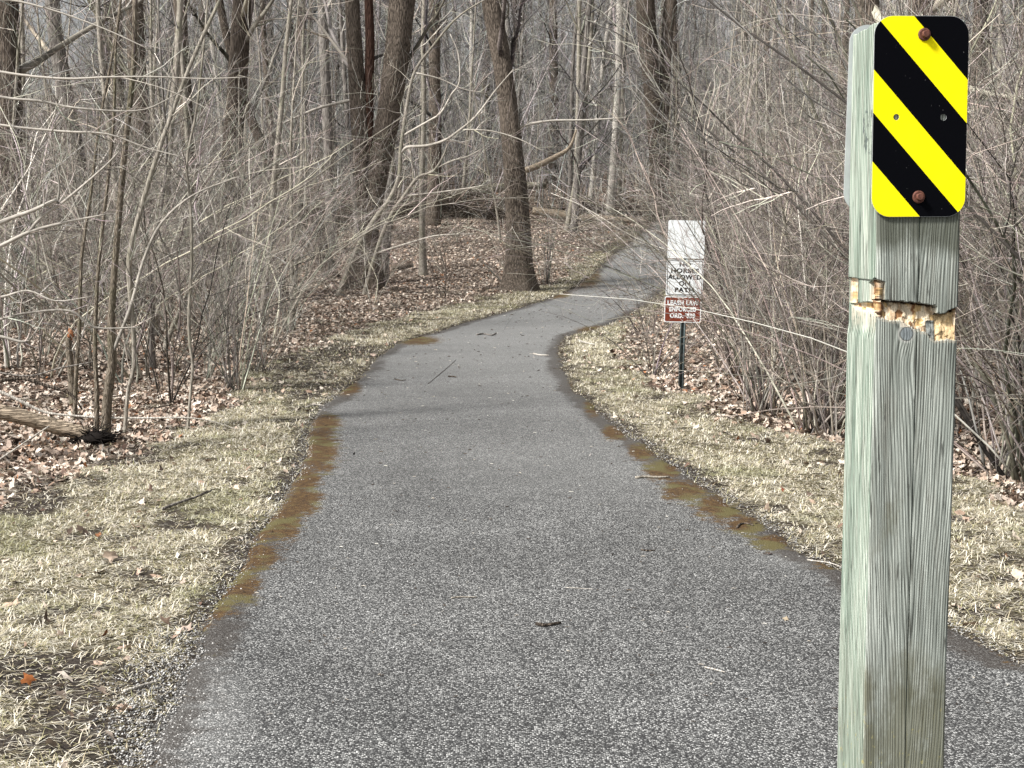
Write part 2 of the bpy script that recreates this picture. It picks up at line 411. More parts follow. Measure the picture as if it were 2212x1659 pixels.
me = mesh_np('path', np.stack([PX, PY, PZ], -1).reshape(-1, 3), [q], M_asphalt, np.stack([moss, grime, pale], -1).reshape(-1, 3), True)
tag(link('path', me), 'grey asphalt path bending right into the bare wood', None, None, 'structure')

# ---------------------------------------------------------------- leaf litter
def scatter(n, x0, x1, y0, y1, dens, rg, ybias=True):
    """rejection sample points; dens(x,y)->0..1; nearer rows denser when ybias"""
    x = rg.uniform(0, 1, n); u = rg.uniform(0, 1, n)
    y = (y0 * (y1 / y0) ** u) if ybias else y0 + (y1 - y0) * u
    x = x0(y) + (x1(y) - x0(y)) * x if callable(x0) else x0 + (x1 - x0) * x
    k = rg.random(n) < dens(x, y)
    return x[k], y[k]
pal_leaf = np.array([(.66,.55,.46),(.58,.46,.37),(.76,.67,.58),(.50,.37,.29),(.34,.24,.18),(.80,.73,.64),(.54,.43,.36),(.16,.10,.075),(.42,.19,.09),(.64,.54,.45),(.12,.085,.065)])
pw = np.array([.16,.14,.14,.12,.10,.09,.10,.07,.02,.06,.05]); pw /= pw.sum()
def leaves_mesh(x, y, z, size, rg, cols=None, tilt=.5, K=9):
    n = len(x); a = np.arange(K) / K * 2 * np.pi
    rr = np.where(np.arange(K) % 2 == 0, 1.0, .62)[None] * rg.uniform(.6, 1.2, (n, K)); rr[:, 0] *= 1.2
    asp = rg.uniform(.55, 1.0, (n, 1))
    lx = rr * np.cos(a) ; ly = rr * np.sin(a) * asp
    curl = rg.uniform(-.1, .75, (n, 1)); curl2 = rg.uniform(-.25, .45, (n, 1))
    lz = curl * ly ** 2 + curl2 * lx ** 2 + rg.normal(0, .06, (n, K))
    ctr = np.zeros((n, 1)); lx = np.concatenate([ctr, lx], 1); ly = np.concatenate([ctr, ly], 1); lz = np.concatenate([ctr, lz], 1)
    Pl = np.stack([lx, ly, lz], -1) * np.asarray(size).reshape(-1, 1, 1)
    yaw = rg.uniform(0, 2 * np.pi, n); tx = rg.normal(0, tilt, n); ty = rg.normal(0, tilt, n)
    cy, sy = np.cos(yaw), np.sin(yaw); Rz = np.zeros((n, 3, 3)); Rz[:, 0, 0] = cy; Rz[:, 0, 1] = -sy; Rz[:, 1, 0] = sy; Rz[:, 1, 1] = cy; Rz[:, 2, 2] = 1
    c, s = np.cos(tx), np.sin(tx); Rx = np.zeros((n, 3, 3)); Rx[:, 0, 0] = 1; Rx[:, 1, 1] = c; Rx[:, 1, 2] = -s; Rx[:, 2, 1] = s; Rx[:, 2, 2] = c
    c, s = np.cos(ty), np.sin(ty); Ry = np.zeros((n, 3, 3)); Ry[:, 1, 1] = 1; Ry[:, 0, 0] = c; Ry[:, 0, 2] = s; Ry[:, 2, 0] = -s; Ry[:, 2, 2] = c
    Pl = np.einsum('nij,nkj->nki', Rz @ Rx @ Ry, Pl)
    low = Pl[:, :, 2].min(1)
    Pl[:, :, 2] -= (low * .75)[:, None]
    Pl += np.stack([x, y, z], -1)[:, None]
    if cols is None:
        cols = pal_leaf[rg.choice(len(pal_leaf), n, p=pw)] * rg.uniform(.6, 1.05, (n, 1))
    C = np.repeat(cols[:, None], K + 1, 1) * rg.uniform(.88, 1.1, (n, K + 1, 1))
    b0 = (np.arange(n) * (K + 1))[:, None]; j = np.arange(K)[None]
    f = np.stack([np.broadcast_to(b0, (n, K)), b0 + 1 + j, b0 + 1 + (j + 1) % K], -1).reshape(-1, 3)
    return Pl.reshape(-1, 3), f, C.reshape(-1, 3)

def litter_dens(x, y):
    l, g, d = zones(x, y); return np.clip(l * (.6 + .9 * (fbm(x * .8, y * .8) - .25)) * (1 - .45 * d) + np.interp(y, [5, 14], [.0035, .02]) * g + np.interp(y, [5, 14], [.008, .06]) * d, 0, 1) * (out_dist(x, y)[0] > .04)
wide = (lambda y: -.36 * y - 1, lambda y: .36 * y + 1)
lx_, ly_ = scatter(260000, wide[0], wide[1], 4.5, 75, litter_dens, rng)
_sz = rng.uniform(.017, .041, len(lx_)) * np.interp(ly_, [5, 25, 75], [1, 1.05, 1.9])
v_, f_, c_ = leaves_mesh(lx_, ly_, gz(lx_, ly_) + .002, _sz, rng)
tag(link('leaf_litter', mesh_np('leaf_litter', v_, [f_], M_leaf, c_)), 'brown and pale fallen leaves carpeting the woodland floor', 'leaves', None, 'stuff')

# ---------------------------------------------------------------- dry grass
pal_g = np.array([(.76,.71,.59),(.61,.55,.43),(.84,.80,.70),(.40,.37,.22),(.31,.30,.16),(.46,.40,.28),(.24,.20,.13),(.80,.77,.66)])
gw = np.array([.18,.16,.15,.13,.09,.13,.12,.06]); gw /= gw.sum()
def grass_dens(x, y):
    l, g, d = zones(x, y); od, s = out_dist(x, y)
    return np.clip((g * (.35 + 1.3 * (fbm(x * 3, y * 3, 3) - .2)) + .13 * d) * (1 - l) * (od > -.13 * fbm(x * 6, y * 6)) + .03 * l * (od < 3), 0, 1)
gxs, gys = [], []
x, y = scatter(760000, lambda y: pl(y) - 3.3, lambda y: pl(y) + .05, 4.3, 50, grass_dens, rng); gxs.append(x); gys.append(y)
x, y = scatter(560000, lambda y: pr(y) - .05, lambda y: pr(y) + 2.6, 5.5, 50, grass_dens, rng); gxs.append(x); gys.append(y)
x = np.concatenate(gxs); y = np.concatenate(gys)
k = np.abs(x) < .36 * y + .6; x, y = x[k], y[k]
n = len(x)
L = rng.uniform(.02, .06, n) * np.interp(y, [5, 20, 50], [1, 1.1, 1.6]) * (.7 + .8 * fbm(x * 2, y * 2)); W = rng.uniform(.0008, .0019, n) * np.interp(y, [5, 12, 50], [1, 1.5, 4])
clump = vnoise(x * 14, y * 14) * 6.28 * 1.5; ang = clump + rng.normal(0, .9, n)
elev = np.abs(rng.normal(.25, .42, n)); flat = rng.random(n) < .5; elev = np.where(flat, .08, elev)
dx, dy = np.cos(ang), np.sin(ang); ce, se = np.cos(elev), np.sin(elev)
b0 = np.stack([x, y, gz(x, y) + rng.uniform(0, .008, n)], -1)
sd_ = np.stack([-dy, dx, np.zeros(n)], -1) * W[:, None]
mid = b0 + np.stack([dx * ce, dy * ce, se], -1) * (L * .55)[:, None]
e3 = elev - rng.uniform(.2, 1.0, n); e3 = np.maximum(e3, -.25)
tip = mid + np.stack([dx * np.cos(e3), dy * np.cos(e3), np.sin(e3)], -1) * (L * .5)[:, None]
tip[:, 2] = np.maximum(tip[:, 2], b0[:, 2] + .001)
Vv = np.stack([b0 - sd_, b0 + sd_, mid + sd_ * .8, mid - sd_ * .8, tip], 1).reshape(-1, 3)
o_ = np.arange(n)[:, None] * 5
gcol = pal_g[rng.choice(len(pal_g), n, p=gw)] * rng.uniform(.8, 1.12, (n, 1))
gg = sm(.60, .78, fbm(x * 1.7 + 40, y * 1.7, 3))[:, None]; gcol = gcol * (1 - gg * .4) + np.array([.22, .24, .10]) * gg * .4
me = mesh_np('grass', Vv, [o_ + np.array([0, 1, 2, 3]), o_ + np.array([3, 2, 4])], M_grass, np.repeat(gcol, 5, 0))
tag(link('grass', me), 'straw coloured winter grass matted along both path edges', 'grass', None, 'stuff')

# ---------------------------------------------------------------- loose gravel along the path edges
def gravel_dens(x, y):
    d, s = out_dist(x, y); u, v = project(x, y, 0 * x)
    near = np.clip(1.2 - ((u - 380) / 190) ** 2 - ((v - 1540) / 190) ** 2, 0, 1) * sm(.45, .0, np.abs(d + .05))
    return np.clip(.30 * sm(.12, .0, np.abs(d)) + near, 0, 1)
x, y = scatter(60000, lambda y: pl(y) - .5, lambda y: pl(y) + .5, 4.4, 16, gravel_dens, rng)
x2, y2 = scatter(26000, lambda y: pr(y) - .25, lambda y: pr(y) + .3, 5.4, 14, gravel_dens, rng)
x, y = np.concatenate([x, x2]), np.concatenate([y, y2]); n = len(x)
s = rng.uniform(.0022, .0065, n); o8 = np.array([(1,0,0),(0,1,0),(-1,0,0),(0,-1,0),(0,0,.8),(0,0,-.8)])
P = o8[None] * s[:, None, None] * rng.uniform(.6, 1.3, (n, 6, 1)); yaw = rng.uniform(0, 6.28, n)
px_ = P[..., 0] * np.cos(yaw)[:, None] - P[..., 1] * np.sin(yaw)[:, None]; py_ = P[..., 0] * np.sin(yaw)[:, None] + P[..., 1] * np.cos(yaw)[:, None]
P = np.stack([px_ + x[:, None], py_ + y[:, None], P[..., 2] + (np.maximum(gz(x, y), gz0(x, y) + .008) + s * .4)[:, None]], -1)
tri = np.array([(0,1,4),(1,2,4),(2,3,4),(3,0,4),(1,0,5),(2,1,5),(3,2,5),(0,3,5)])
f = (np.arange(n)[:, None, None] * 6 + tri[None]).reshape(-1, 3)
cc = np.repeat(rng.choice([.07, .13, .25, .38, .55], n)[:, None] * np.array([1, .99, .97]), 6, 0)
tag(link('gravel', mesh_np('gravel', P.reshape(-1, 3), [f], M_stone, cc)), 'loose pale stone chips along the crumbling asphalt edge', 'gravel', None, 'stuff')

# ---------------------------------------------------------------- wooden post with its object marker
POST_D = 2.36
def post_pt(u, v, d=POST_D):
    return onY(u, v, d + .03)          # the vertical plane the post front stands in
TH = R(5.0); ct, st = math.cos(TH), math.sin(TH)
corner = post_pt(1889.5, 600); PW = .1345; PD = .1397
ztop = post_pt(1900, 44)[2]
v2z = lambda v: float(np.interp(-v, [-1659, -1300, -1000, -800, -600, -400, -200, 0], [post_pt(1950, q_)[2] for q_ in (1659, 1300, 1000, 800, 600, 400, 200, 0)]))
CX = lambda cx: (cx - 530) / 650 * PW                 # wound drawing units across the front face
CZ = lambda cy: v2z((700 + cy / 2.37) * .668)
m, t, b = new_mat('weathered_post_wood', .85, .2); M_post = m
tc = t.nodes.new('ShaderNodeTexCoord'); sp = t.nodes.new('ShaderNodeSeparateXYZ'); t.links.new(tc.outputs['Object'], sp.inputs[0])
X, Y_, Z = sp.outputs
def cmb(x, y, z):
    n = t.nodes.new('ShaderNodeCombineXYZ')
    for i, q_ in enumerate((x, y, z)):
        if hasattr(q_, 'is_output'): t.links.new(q_, n.inputs[i])
        else: n.inputs[i].default_value = q_
    return n.outputs[0]
front = math_(t, 'LESS_THAN', Y_, .0035)
# growth rings seen on the flat-sawn front face: nested arches below the knot
warp = math_(t, 'MULTIPLY', math_(t, 'SUBTRACT', noise(t, cmb(math_(t, 'MULTIPLY', X, 14), Y_, math_(t, 'MULTIPLY', Z, 1.1)), 1.5, 3), .5), .026)
xk = math_(t, 'ADD', math_(t, 'SUBTRACT', X, PW * .52), warp)
zk = math_(t, 'SUBTRACT', Z, CZ(900))
# bend the grain round the knot
r2 = math_(t, 'ADD', math_(t, 'MULTIPLY', math_(t, 'MULTIPLY', math_(t, 'SUBTRACT', X, CX(785)), 1.0), math_(t, 'SUBTRACT', X, CX(785))), math_(t, 'MULTIPLY', math_(t, 'MULTIPLY', zk, zk), .22))
kn = math_(t, 'POWER', 2.718, math_(t, 'MULTIPLY', r2, -5200))
xx = math_(t, 'ADD', math_(t, 'MULTIPLY', xk, xk), 8e-6)
arch = math_(t, 'SUBTRACT', math_(t, 'MULTIPLY', math_(t, 'SQRT', xx), 330), math_(t, 'MULTIPLY', Z, 14.0))
arch = math_(t, 'ADD', arch, math_(t, 'MULTIPLY', kn, 4.0))
ringf = math_(t, 'POWER', math_(t, 'MULTIPLY_ADD', math_(t, 'SINE', math_(t, 'MULTIPLY', arch, 4.2)), .5, .5), .55)
side = math_(t, 'MULTIPLY_ADD', math_(t, 'SINE', math_(t, 'MULTIPLY', math_(t, 'ADD', Y_, math_(t, 'MULTIPLY', warp, .6)), 820)), .5, .5)
ring = mix(t, front, side, ringf)
fine = noise(t, cmb(math_(t, 'MULTIPLY', X, 420), math_(t, 'MULTIPLY', Y_, 420), math_(t, 'MULTIPLY', Z, 5)), 1.0, 4, .65)
big = noise(t, cmb(math_(t, 'MULTIPLY', X, 26), math_(t, 'MULTIPLY', Y_, 26), math_(t, 'MULTIPLY', Z, 3)), 1.0, 4, .6)
ringa = math_(t, 'MULTIPLY', math_(t, 'SUBTRACT', ring, .5), noise(t, cmb(math_(t, 'MULTIPLY', X, 30), math_(t, 'MULTIPLY', Y_, 30), math_(t, 'MULTIPLY', Z, 6)), 1.0, 3))
g = math_(t, 'ADD', math_(t, 'MULTIPLY_ADD', ringa, .42, .13), math_(t, 'ADD', math_(t, 'MULTIPLY', fine, .75), math_(t, 'MULTIPLY', big, .45)))
cf = ramp(t, g, [(.54, (.045, .050, .044)), (.65, (.15, .165, .148)), (.78, (.30, .33, .30)), (.90, (.56, .60, .55))])
cs = ramp(t, g, [(.54, (.035, .050, .040)), (.64, (.15, .20, .16)), (.76, (.30, .37, .31)), (.90, (.62, .66, .58))])
c = mix(t, front, cs, cf)
wn_ = noise(t, cmb(math_(t, 'MULTIPLY', X, 60), math_(t, 'MULTIPLY', Y_, 60), math_(t, 'MULTIPLY', Z, 9)), 1.0, 5, .7)
c = mix(t, math_(t, 'MULTIPLY', ramp(t, wn_, [(.48, (0, 0, 0)), (.68, (1, 1, 1))]), .5), c, (.17, .165, .14))
c = mix(t, math_(t, 'MULTIPLY', ramp(t, noise(t, cmb(math_(t, 'MULTIPLY', X, 170), math_(t, 'MULTIPLY', Y_, 170), math_(t, 'MULTIPLY', Z, 16)), 1.0, 3), [(.60, (0, 0, 0)), (.70, (1, 1, 1))]), .8), c, (.035, .035, .03))
# greenish corner strip of the front face and weathered grey/olive stains
stain_n = noise(t, cmb(math_(t, 'MULTIPLY', X, 12), math_(t, 'MULTIPLY', Y_, 12), math_(t, 'MULTIPLY', Z, 7)), 1.0, 5, .65)
def zband(z0, z1):
    n = t.nodes.new('ShaderNodeMapRange'); n.interpolation_type = 'SMOOTHSTEP'
    n.inputs['From Min'].default_value = z0; n.inputs['From Max'].default_value = z1
    t.links.new(Z, n.inputs['Value']); return n.outputs[0]
botm = math_(t, 'ADD', zband(v2z(1280), v2z(1560)), math_(t, 'MULTIPLY', math_(t, 'SUBTRACT', stain_n, .5), 3.2))
botf = math_(t, 'MULTIPLY', ramp(t, botm, [(.3, (0, 0, 0)), (.9, (.85, .85, .85))]), math_(t, 'MULTIPLY_ADD', front, .62, .25))
c = mix(t, botf, c, mix(t, stain_n, (.05, .05, .03), (.16, .155, .10)))
topm = math_(t, 'ADD', math_(t, 'MULTIPLY', zband(v2z(600), v2z(500)), zband(v2z(440), v2z(450))), math_(t, 'MULTIPLY', math_(t, 'SUBTRACT', stain_n, .5), 1.9))
c = mix(t, math_(t, 'MULTIPLY', ramp(t, topm, [(.35, (0, 0, 0)), (.9, (.8, .8, .8))]), front), c, (.075, .08, .06))
lich = noise(t, cmb(math_(t, 'MULTIPLY', X, 90), math_(t, 'MULTIPLY', Y_, 90), math_(t, 'MULTIPLY', Z, 60)), 1.0, 4, .7)
c = mix(t, math_(t, 'MULTIPLY', ramp(t, lich, [(.60, (0, 0, 0)), (.70, (1, 1, 1))]), zband(v2z(1500), v2z(1600))), c, (.33, .30, .13))
# dark ink-like marks on the left face near the top
mk = math_(t, 'MULTIPLY', math_(t, 'MULTIPLY', zband(v2z(335), v2z(325)), zband(v2z(228), v2z(238))), math_(t, 'SUBTRACT', 1.0, front))
mkn = noise(t, cmb(X, math_(t, 'MULTIPLY', Y_, 60), math_(t, 'MULTIPLY', Z, 45)), 1.0, 4, .7)
mky = math_(t, 'MULTIPLY', math_(t, 'LESS_THAN', Y_, .075), math_(t, 'GREATER_THAN', Y_, .022))
c = mix(t, math_(t, 'MULTIPLY', math_(t, 'MULTIPLY', mk, mky), ramp(t, mkn, [(.50, (0, 0, 0)), (.6, (.75, .75, .75))])), c, (.04, .05, .06))
# knot
kr = math_(t, 'SQRT', math_(t, 'ADD', math_(t, 'POWER', math_(t, 'ABSOLUTE', math_(t, 'SUBTRACT', X, CX(785))), 2), math_(t, 'MULTIPLY', math_(t, 'MULTIPLY', zk, zk), .9)))
kr = math_(t, 'ADD', kr, math_(t, 'ADD', math_(t, 'MULTIPLY', math_(t, 'SUBTRACT', big, .5), .010), math_(t, 'MULTIPLY', math_(t, 'SUBTRACT', fine, .5), .004)))
kc = ramp(t, math_(t, 'MULTIPLY', kr, 60), [(.0, (.17, .19, .20)), (.52, (.22, .25, .26)), (.60, (.08, .085, .08)), (.70, (.40, .41, .38)), (.9, (.36, .38, .35))])
c = mix(t, math_(t, 'MULTIPLY', ramp(t, math_(t, 'MULTIPLY', kr, 60), [(.72, (1, 1, 1)), (.92, (0, 0, 0))]), front), c, kc)
a = attr(t)
c = mix(t, a.outputs['Alpha'], c, mix(t, 1.0, a.outputs['Color'], ramp(t, fine, [(.3, (.72, .70, .68)), (.65, (1.2, 1.2, 1.2))]), 'MULTIPLY'))
t.links.new(c, b.inputs['Base Color'])
bump(t, b, math_(t, 'ADD', math_(t, 'MULTIPLY', ring, .5), math_(t, 'MULTIPLY', fine, 1.0)), .55, .0018)

def build_post():
    rg = np.random.default_rng(5)
    # perimeter in local coords: front face y=0, x 0..PW ; left face x=0, y 0..PD
    # walk from the far edge of the left face to the near corner, over the front, right, back
    ch = .003
    crack = PW * .515
    fx = np.unique(np.round(np.concatenate([np.linspace(ch, PW - ch, 96), [crack - .0016, crack - .0004, crack + .0004, crack + .0016]]), 6))
    left = [(0, yy) for yy in np.linspace(PD - ch, ch, 60)]
    per = left + [(x_, 0) for x_ in fx] + [(PW, yy) for yy in np.linspace(ch, PD - ch, 14)] + [(x_, PD) for x_ in np.linspace(PW - ch, ch, 8)]
    per = np.array(per); face = np.array([0] * 60 + [1] * len(fx) + [2] * 14 + [3] * 8)
    zlo, zhi = -.25, ztop
    za, zb = CZ(1010), CZ(440)
    zz = np.unique(np.concatenate([np.arange(zlo, za, .02), np.arange(za, zb, .00105), np.arange(zb, zhi - .004, .012), [zhi - .002, zhi]]))
    nP, nZ = len(per), len(zz)
    PXl = np.repeat(per[None, :, 0], nZ, 0).copy(); PYl = np.repeat(per[None, :, 1], nZ, 0).copy(); PZl = np.repeat(zz[:, None], nP, 1).copy()
    FC = np.repeat(face[None], nZ, 0)
    # edges slightly worn
    chip = (fbm(PZl * 22, PZl * 0 + 2, 3) - .4) * .004
    # drawing coords of the wound
    zc = np.interp(PZl, [CZ(q_) for q_ in range(1100, 300, -10)], list(range(1100, 300, -10)))
    cxf = PXl / PW * 650 + 530
    cxl = 530 - PYl / PD * 190
    fr = FC == 1; lf = FC == 0; rt = FC == 2
    jag = (vnoise(cxf * .22, cxf * 0 + 5) - .5) * 14 + (vnoise(cxf * .07, cxf * 0 + 8) - .5) * 12
    yU = np.interp(cxf, [530, 595, 612, 720, 870, 1000, 1008, 1014, 1060, 1175], [640, 640, 640, 652, 662, 684, 690, 742, 752, 692]) + jag * .7
    yL = np.interp(cxf, [530, 640, 740, 860, 930, 1000, 1080, 1180], [768, 790, 803, 868, 885, 955, 948, 952]) + jag
    mf = (zc > yU) & (zc < yL) & fr
    notch = fr & (cxf < 606 + jag) & (zc > 478 + (cxf - 530) * .35 + jag * .5) & (zc <= yU)
    jl = (vnoise(cxl * .4, cxl * 0 + 15) - .5) * 12
    m1 = lf & (cxl > 478) & (zc > 515 - (cxl - 478) * .9 + jl) & (zc < 655)
    m2 = lf & (zc > 690 - (cxl - 380) * .28 + jl) & (zc < np.interp(cxl, [340, 400, 480, 530], [690, 740, 735, 768]) + jl)
    m3 = lf & (cxl < 402) & (zc > 488 + jl * .5) & (zc < 690)
    m4 = rt & (zc > 700) & (zc < 950)
    wound = mf | notch | m1 | m2 | m3 | m4
    # blocks of torn fibre
    blk = np.floor((cxf + (vnoise(zc * .05, cxf * 0) - .5) * 20) / 27).astype(int); row = np.floor((zc + (vnoise(cxf * .03, zc * 0 + 3)) * 60) / 55).astype(int)
    blkl = np.floor(cxl / 16).astype(int) + 300
    B = np.where(lf, blkl, blk)
    rnd = _perm[(B * 7) & 255, (row * 13) & 255]; rnd2 = _perm[(B * 11 + 5) & 255, (row * 3 + 77) & 255]
    below = np.clip((zc - yU) / np.maximum(yL - yU, 1), 0, 1)
    dep = (.013 * (1 - below) ** 1.3 + .003 + .005 * rnd)
    dep = np.where((zc - yU < 14) & mf, .022, dep)
    dep = np.where(notch | m1, .007 + .004 * rnd + .012 * np.clip((515 - zc) / 40, 0, 1), dep)
    dep = np.where(m2, .006 + .003 * rnd, dep); dep = np.where(m3, .003 + .002 * rnd, dep); dep = np.where(m4, .004, dep)
    dep = np.where(wound, dep, 0)
    # groove of the long drying crack
    ck = fr & (np.abs(PXl - crack) < .0007); dep = np.where(ck, np.maximum(dep, .007), dep)
    # dark hole at right end
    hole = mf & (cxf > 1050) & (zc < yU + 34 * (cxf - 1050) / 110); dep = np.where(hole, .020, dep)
    wob = (vnoise(PZl * 5, PZl * 0 + 11) - .5) * .006
    wobx = np.where(fr | lf | rt, 1, 0) * 0
    PXn = PXl + wob * .35; PYn = PYl.copy()
    PXn = np.where(lf, PXn + dep + .0028 * sm(488, 492, zc) * sm(960, 830, zc), PXn)
    PXn = np.where(rt, PXn - dep, PXn)
    PYn = np.where(fr, PYn + dep, PYn)
    # worn chamfer at the near corner and a little unevenness
    near = np.exp(-((PXl) / .006) ** 2) * fr + np.exp(-((PYl) / .006) ** 2) * lf
    PYn += np.where(fr, near * (.0012 + chip * .6), 0); PXn += np.where(lf, near * (.0012 + chip * .6), 0)
    # top cut uneven
    top = PZl > zhi - .003
    PZn = PZl + np.where(top, (PYl / PD) * -.006 + .004 * (vnoise(PXl * 60, PYl * 60) - .5), 0)
    tan = np.array([.60, .45, .30]); pale = np.array([.74, .63, .47]); brn = np.array([.27, .14, .065]); dark = np.array([.07, .035, .018]); ochre = np.array([.56, .40, .20])
    C = np.zeros((nZ, nP, 4)); P5 = np.stack([tan, pale, brn, ochre, pale * .9, tan * .85])
    C[..., :3] = P5[(rnd2 * 5.99).astype(int)]
    streak = vnoise(cxf * 1.1, zc * .06)[..., None]; C[..., :3] *= .72 + .55 * streak
    C[..., :3] = np.where((hole | ((zc - yU < 14) & mf))[..., None], dark, C[..., :3])  # shade of the gap under the upper lip and of the hole, painted dark
    C[..., :3] = np.where((notch & (cxf < 562) & (zc < 590))[..., None], brn * .8, C[..., :3])
    pieR = mf & (cxf > 1012); C[..., :3] = np.where((pieR & ~hole)[..., None], np.array([.60, .46, .27]) * (.6 + .8 * vnoise(cxf * .35, zc * .02))[..., None], C[..., :3])
    greyp = mf & (cxf > 940) & (cxf < 1010) & (zc > 800); 
    C[..., :3] = np.where(greyp[..., None], np.array([.26, .28, .27]) * (.5 + .9 * vnoise(cxf * .5, zc * .03))[..., None], C[..., :3]); C[..., 3] = np.where(wound, 1, 0)
    # scraped pale skirt under the wound on the left face and above the knot
    scr = (lf & (zc >= 700) & (zc < 905) & (cxl > 360)) * np.clip((905 - zc) / 200, 0, 1) * .75 * (vnoise(cxl * .3, zc * .03) > .35)
    scr2 = fr & (zc > yL - 5) & (zc < yL + 22) ; scr3 = fr & (np.abs(cxf - 785) < 55) & (zc >= yL) & (zc < 850)
    al = np.maximum(scr, np.where(scr2, .45 * vnoise(cxf * .3, zc * .1), 0)); al = np.maximum(al, np.where(scr3, .7, 0))
    C[..., :3] = np.where((~wound)[..., None], np.array([.70, .62, .50]), C[..., :3]); C[..., 3] = np.maximum(C[..., 3], al * (~wound))
    Vp = np.stack([PXn, PYn, PZn], -1).reshape(-1, 3)
    j = np.arange(nP); j2 = (j + 1) % nP; base = (np.arange(nZ - 1) * nP)[:, None]
    q = np.stack([base + j, base + j2, base + nP + j2, base + nP + j], -1).reshape(-1, 4)
    topc = len(Vp); Vp = np.concatenate([Vp, [[PW / 2, PD / 2, zhi - .001]]])
    tf = np.stack([(nZ - 1) * nP + j, (nZ - 1) * nP + j2, np.full(nP, topc)], -1)
    me = mesh_np('timber', Vp, [q, tf], M_post, np.concatenate([C.reshape(-1, 4), [[1, 1, 1, 0]]]))
    return me
post = empty('wooden_post', (corner[0], corner[1], 0)); post.rotation_euler.z = TH
tag(post, 'square weathered green-grey timber post with a splintered gash across it', 'post')
link('timber', build_post(), post)

def W2L(p):                      # world point -> post local
    d = np.array([p[0] - corner[0], p[1] - corner[1]]); return np.array([d[0] * ct + d[1] * st, -d[0] * st + d[1] * ct, p[2]])

def curve_mesh(name, loops, extrude, mat, bevel=0.0):
    cu = bpy.data.curves.new(name, 'CURVE'); cu.dimensions = '2D'; cu.fill_mode = 'BOTH'; cu.extrude = extrude; cu.bevel_depth = bevel; cu.bevel_resolution = 1
    for lp in loops:
        s = cu.splines.new('POLY'); s.points.add(len(lp) - 1); s.use_cyclic_u = True
        for i, (a_, b_) in enumerate(lp): s.points[i].co = (a_, b_, 0, 1)
    o = bpy.data.objects.new(name, cu); me = bpy.data.meshes.new_from_object(o); bpy.data.objects.remove(o); bpy.data.curves.remove(cu)
    me.name = name; me.materials.clear(); me.materials.append(mat)
    me.transform(Matrix.Rotation(R(90), 4, 'X')); return me
def rrect(w_, h_, r, n=8, cx=0, cy=0):
    out = []
    for (sx, sy, a0) in ((1, 1, 0), (-1, 1, 90), (-1, -1, 180), (1, -1, 270)):
        for k in range(n + 1):
            a_ = R(a0 + 90 * k / n); out.append((cx + sx * (w_ / 2 - r) + r * math.cos(a_), cy + sy * (h_ / 2 - r) + r * math.sin(a_)))
    return out
def circ(cx, cy, r, n=20): return [(cx + r * math.cos(2 * math.pi * k / n), cy + r * math.sin(2 * math.pi * k / n)) for k in range(n)]

SW, SH = .1478, .3045
# marker plate: yellow sheeting with black diagonal stripes
m, t, b = new_mat('striped_sheeting', .5, .015)
tc = t.nodes.new('ShaderNodeTexCoord'); sp = t.nodes.new('ShaderNodeSeparateXYZ'); t.links.new(tc.outputs['Object'], sp.inputs[0])
wig = math_(t, 'MULTIPLY', math_(t, 'SUBTRACT', noise(t, coords(t), 260, 2), .5), .0008)
cc_ = math_(t, 'SUBTRACT', math_(t, 'SUBTRACT', SH / 2, sp.outputs[2]), math_(t, 'MULTIPLY', math_(t, 'ADD', sp.outputs[0], SW / 2), 1.11))
cc_ = math_(t, 'ADD', cc_, wig)
def between(lo, hi): return math_(t, 'MULTIPLY', math_(t, 'GREATER_THAN', cc_, lo), math_(t, 'LESS_THAN', cc_, hi))
yel = math_(t, 'ADD', math_(t, 'ADD', between(-.068, -.002), between(.0808, .1460)), between(.2200, 9))
spk = ramp(t, noise(t, coords(t), 330, 1), [(.80, (0, 0, 0)), (.83, (1, 1, 1))])
fade = noise(t, coords(t), 14, 3)
ycol = mix(t, fade, (.88, .76, .004), (.95, .86, .012)); bcol = mix(t, spk, (.003, .0032, .0045), (.2, .2, .2))
c = mix(t, yel, bcol, ycol); t.links.new(c, b.inputs['Base Color'])
M_stripe = m
def simple(name, col, rough=.5, metal=0.0, var=.25, scale=30, spec=.3):
    m, t, b = new_mat(name, rough, spec); b.inputs['Metallic'].default_value = metal
    n = noise(t, coords(t), scale, 4)
    t.links.new(ramp(t, n, [(.3, tuple(x * (1 - var) for x in col)), (.7, tuple(min(1, x * (1 + var)) for x in col))]), b.inputs['Base Color'])
    return m
M_rust = simple('rusty_steel', (.135, .055, .040), .7, .2, .45, 140)
M_alu = simple('dull_aluminium', (.52, .55, .56), .45, .35, .12, 25)
M_white = simple('white_sheeting', (.80, .84, .86), .45, 0, .04, 8)
M_blackpaint = simple('black_paint', (.012, .012, .014), .5)
M_brownpaint = simple('brown_sheeting', (.17, .035, .018), .5, 0, .12, 12)
M_steelpost = simple('green_steel', (.15, .19, .20), .5, .3, .3, 40)

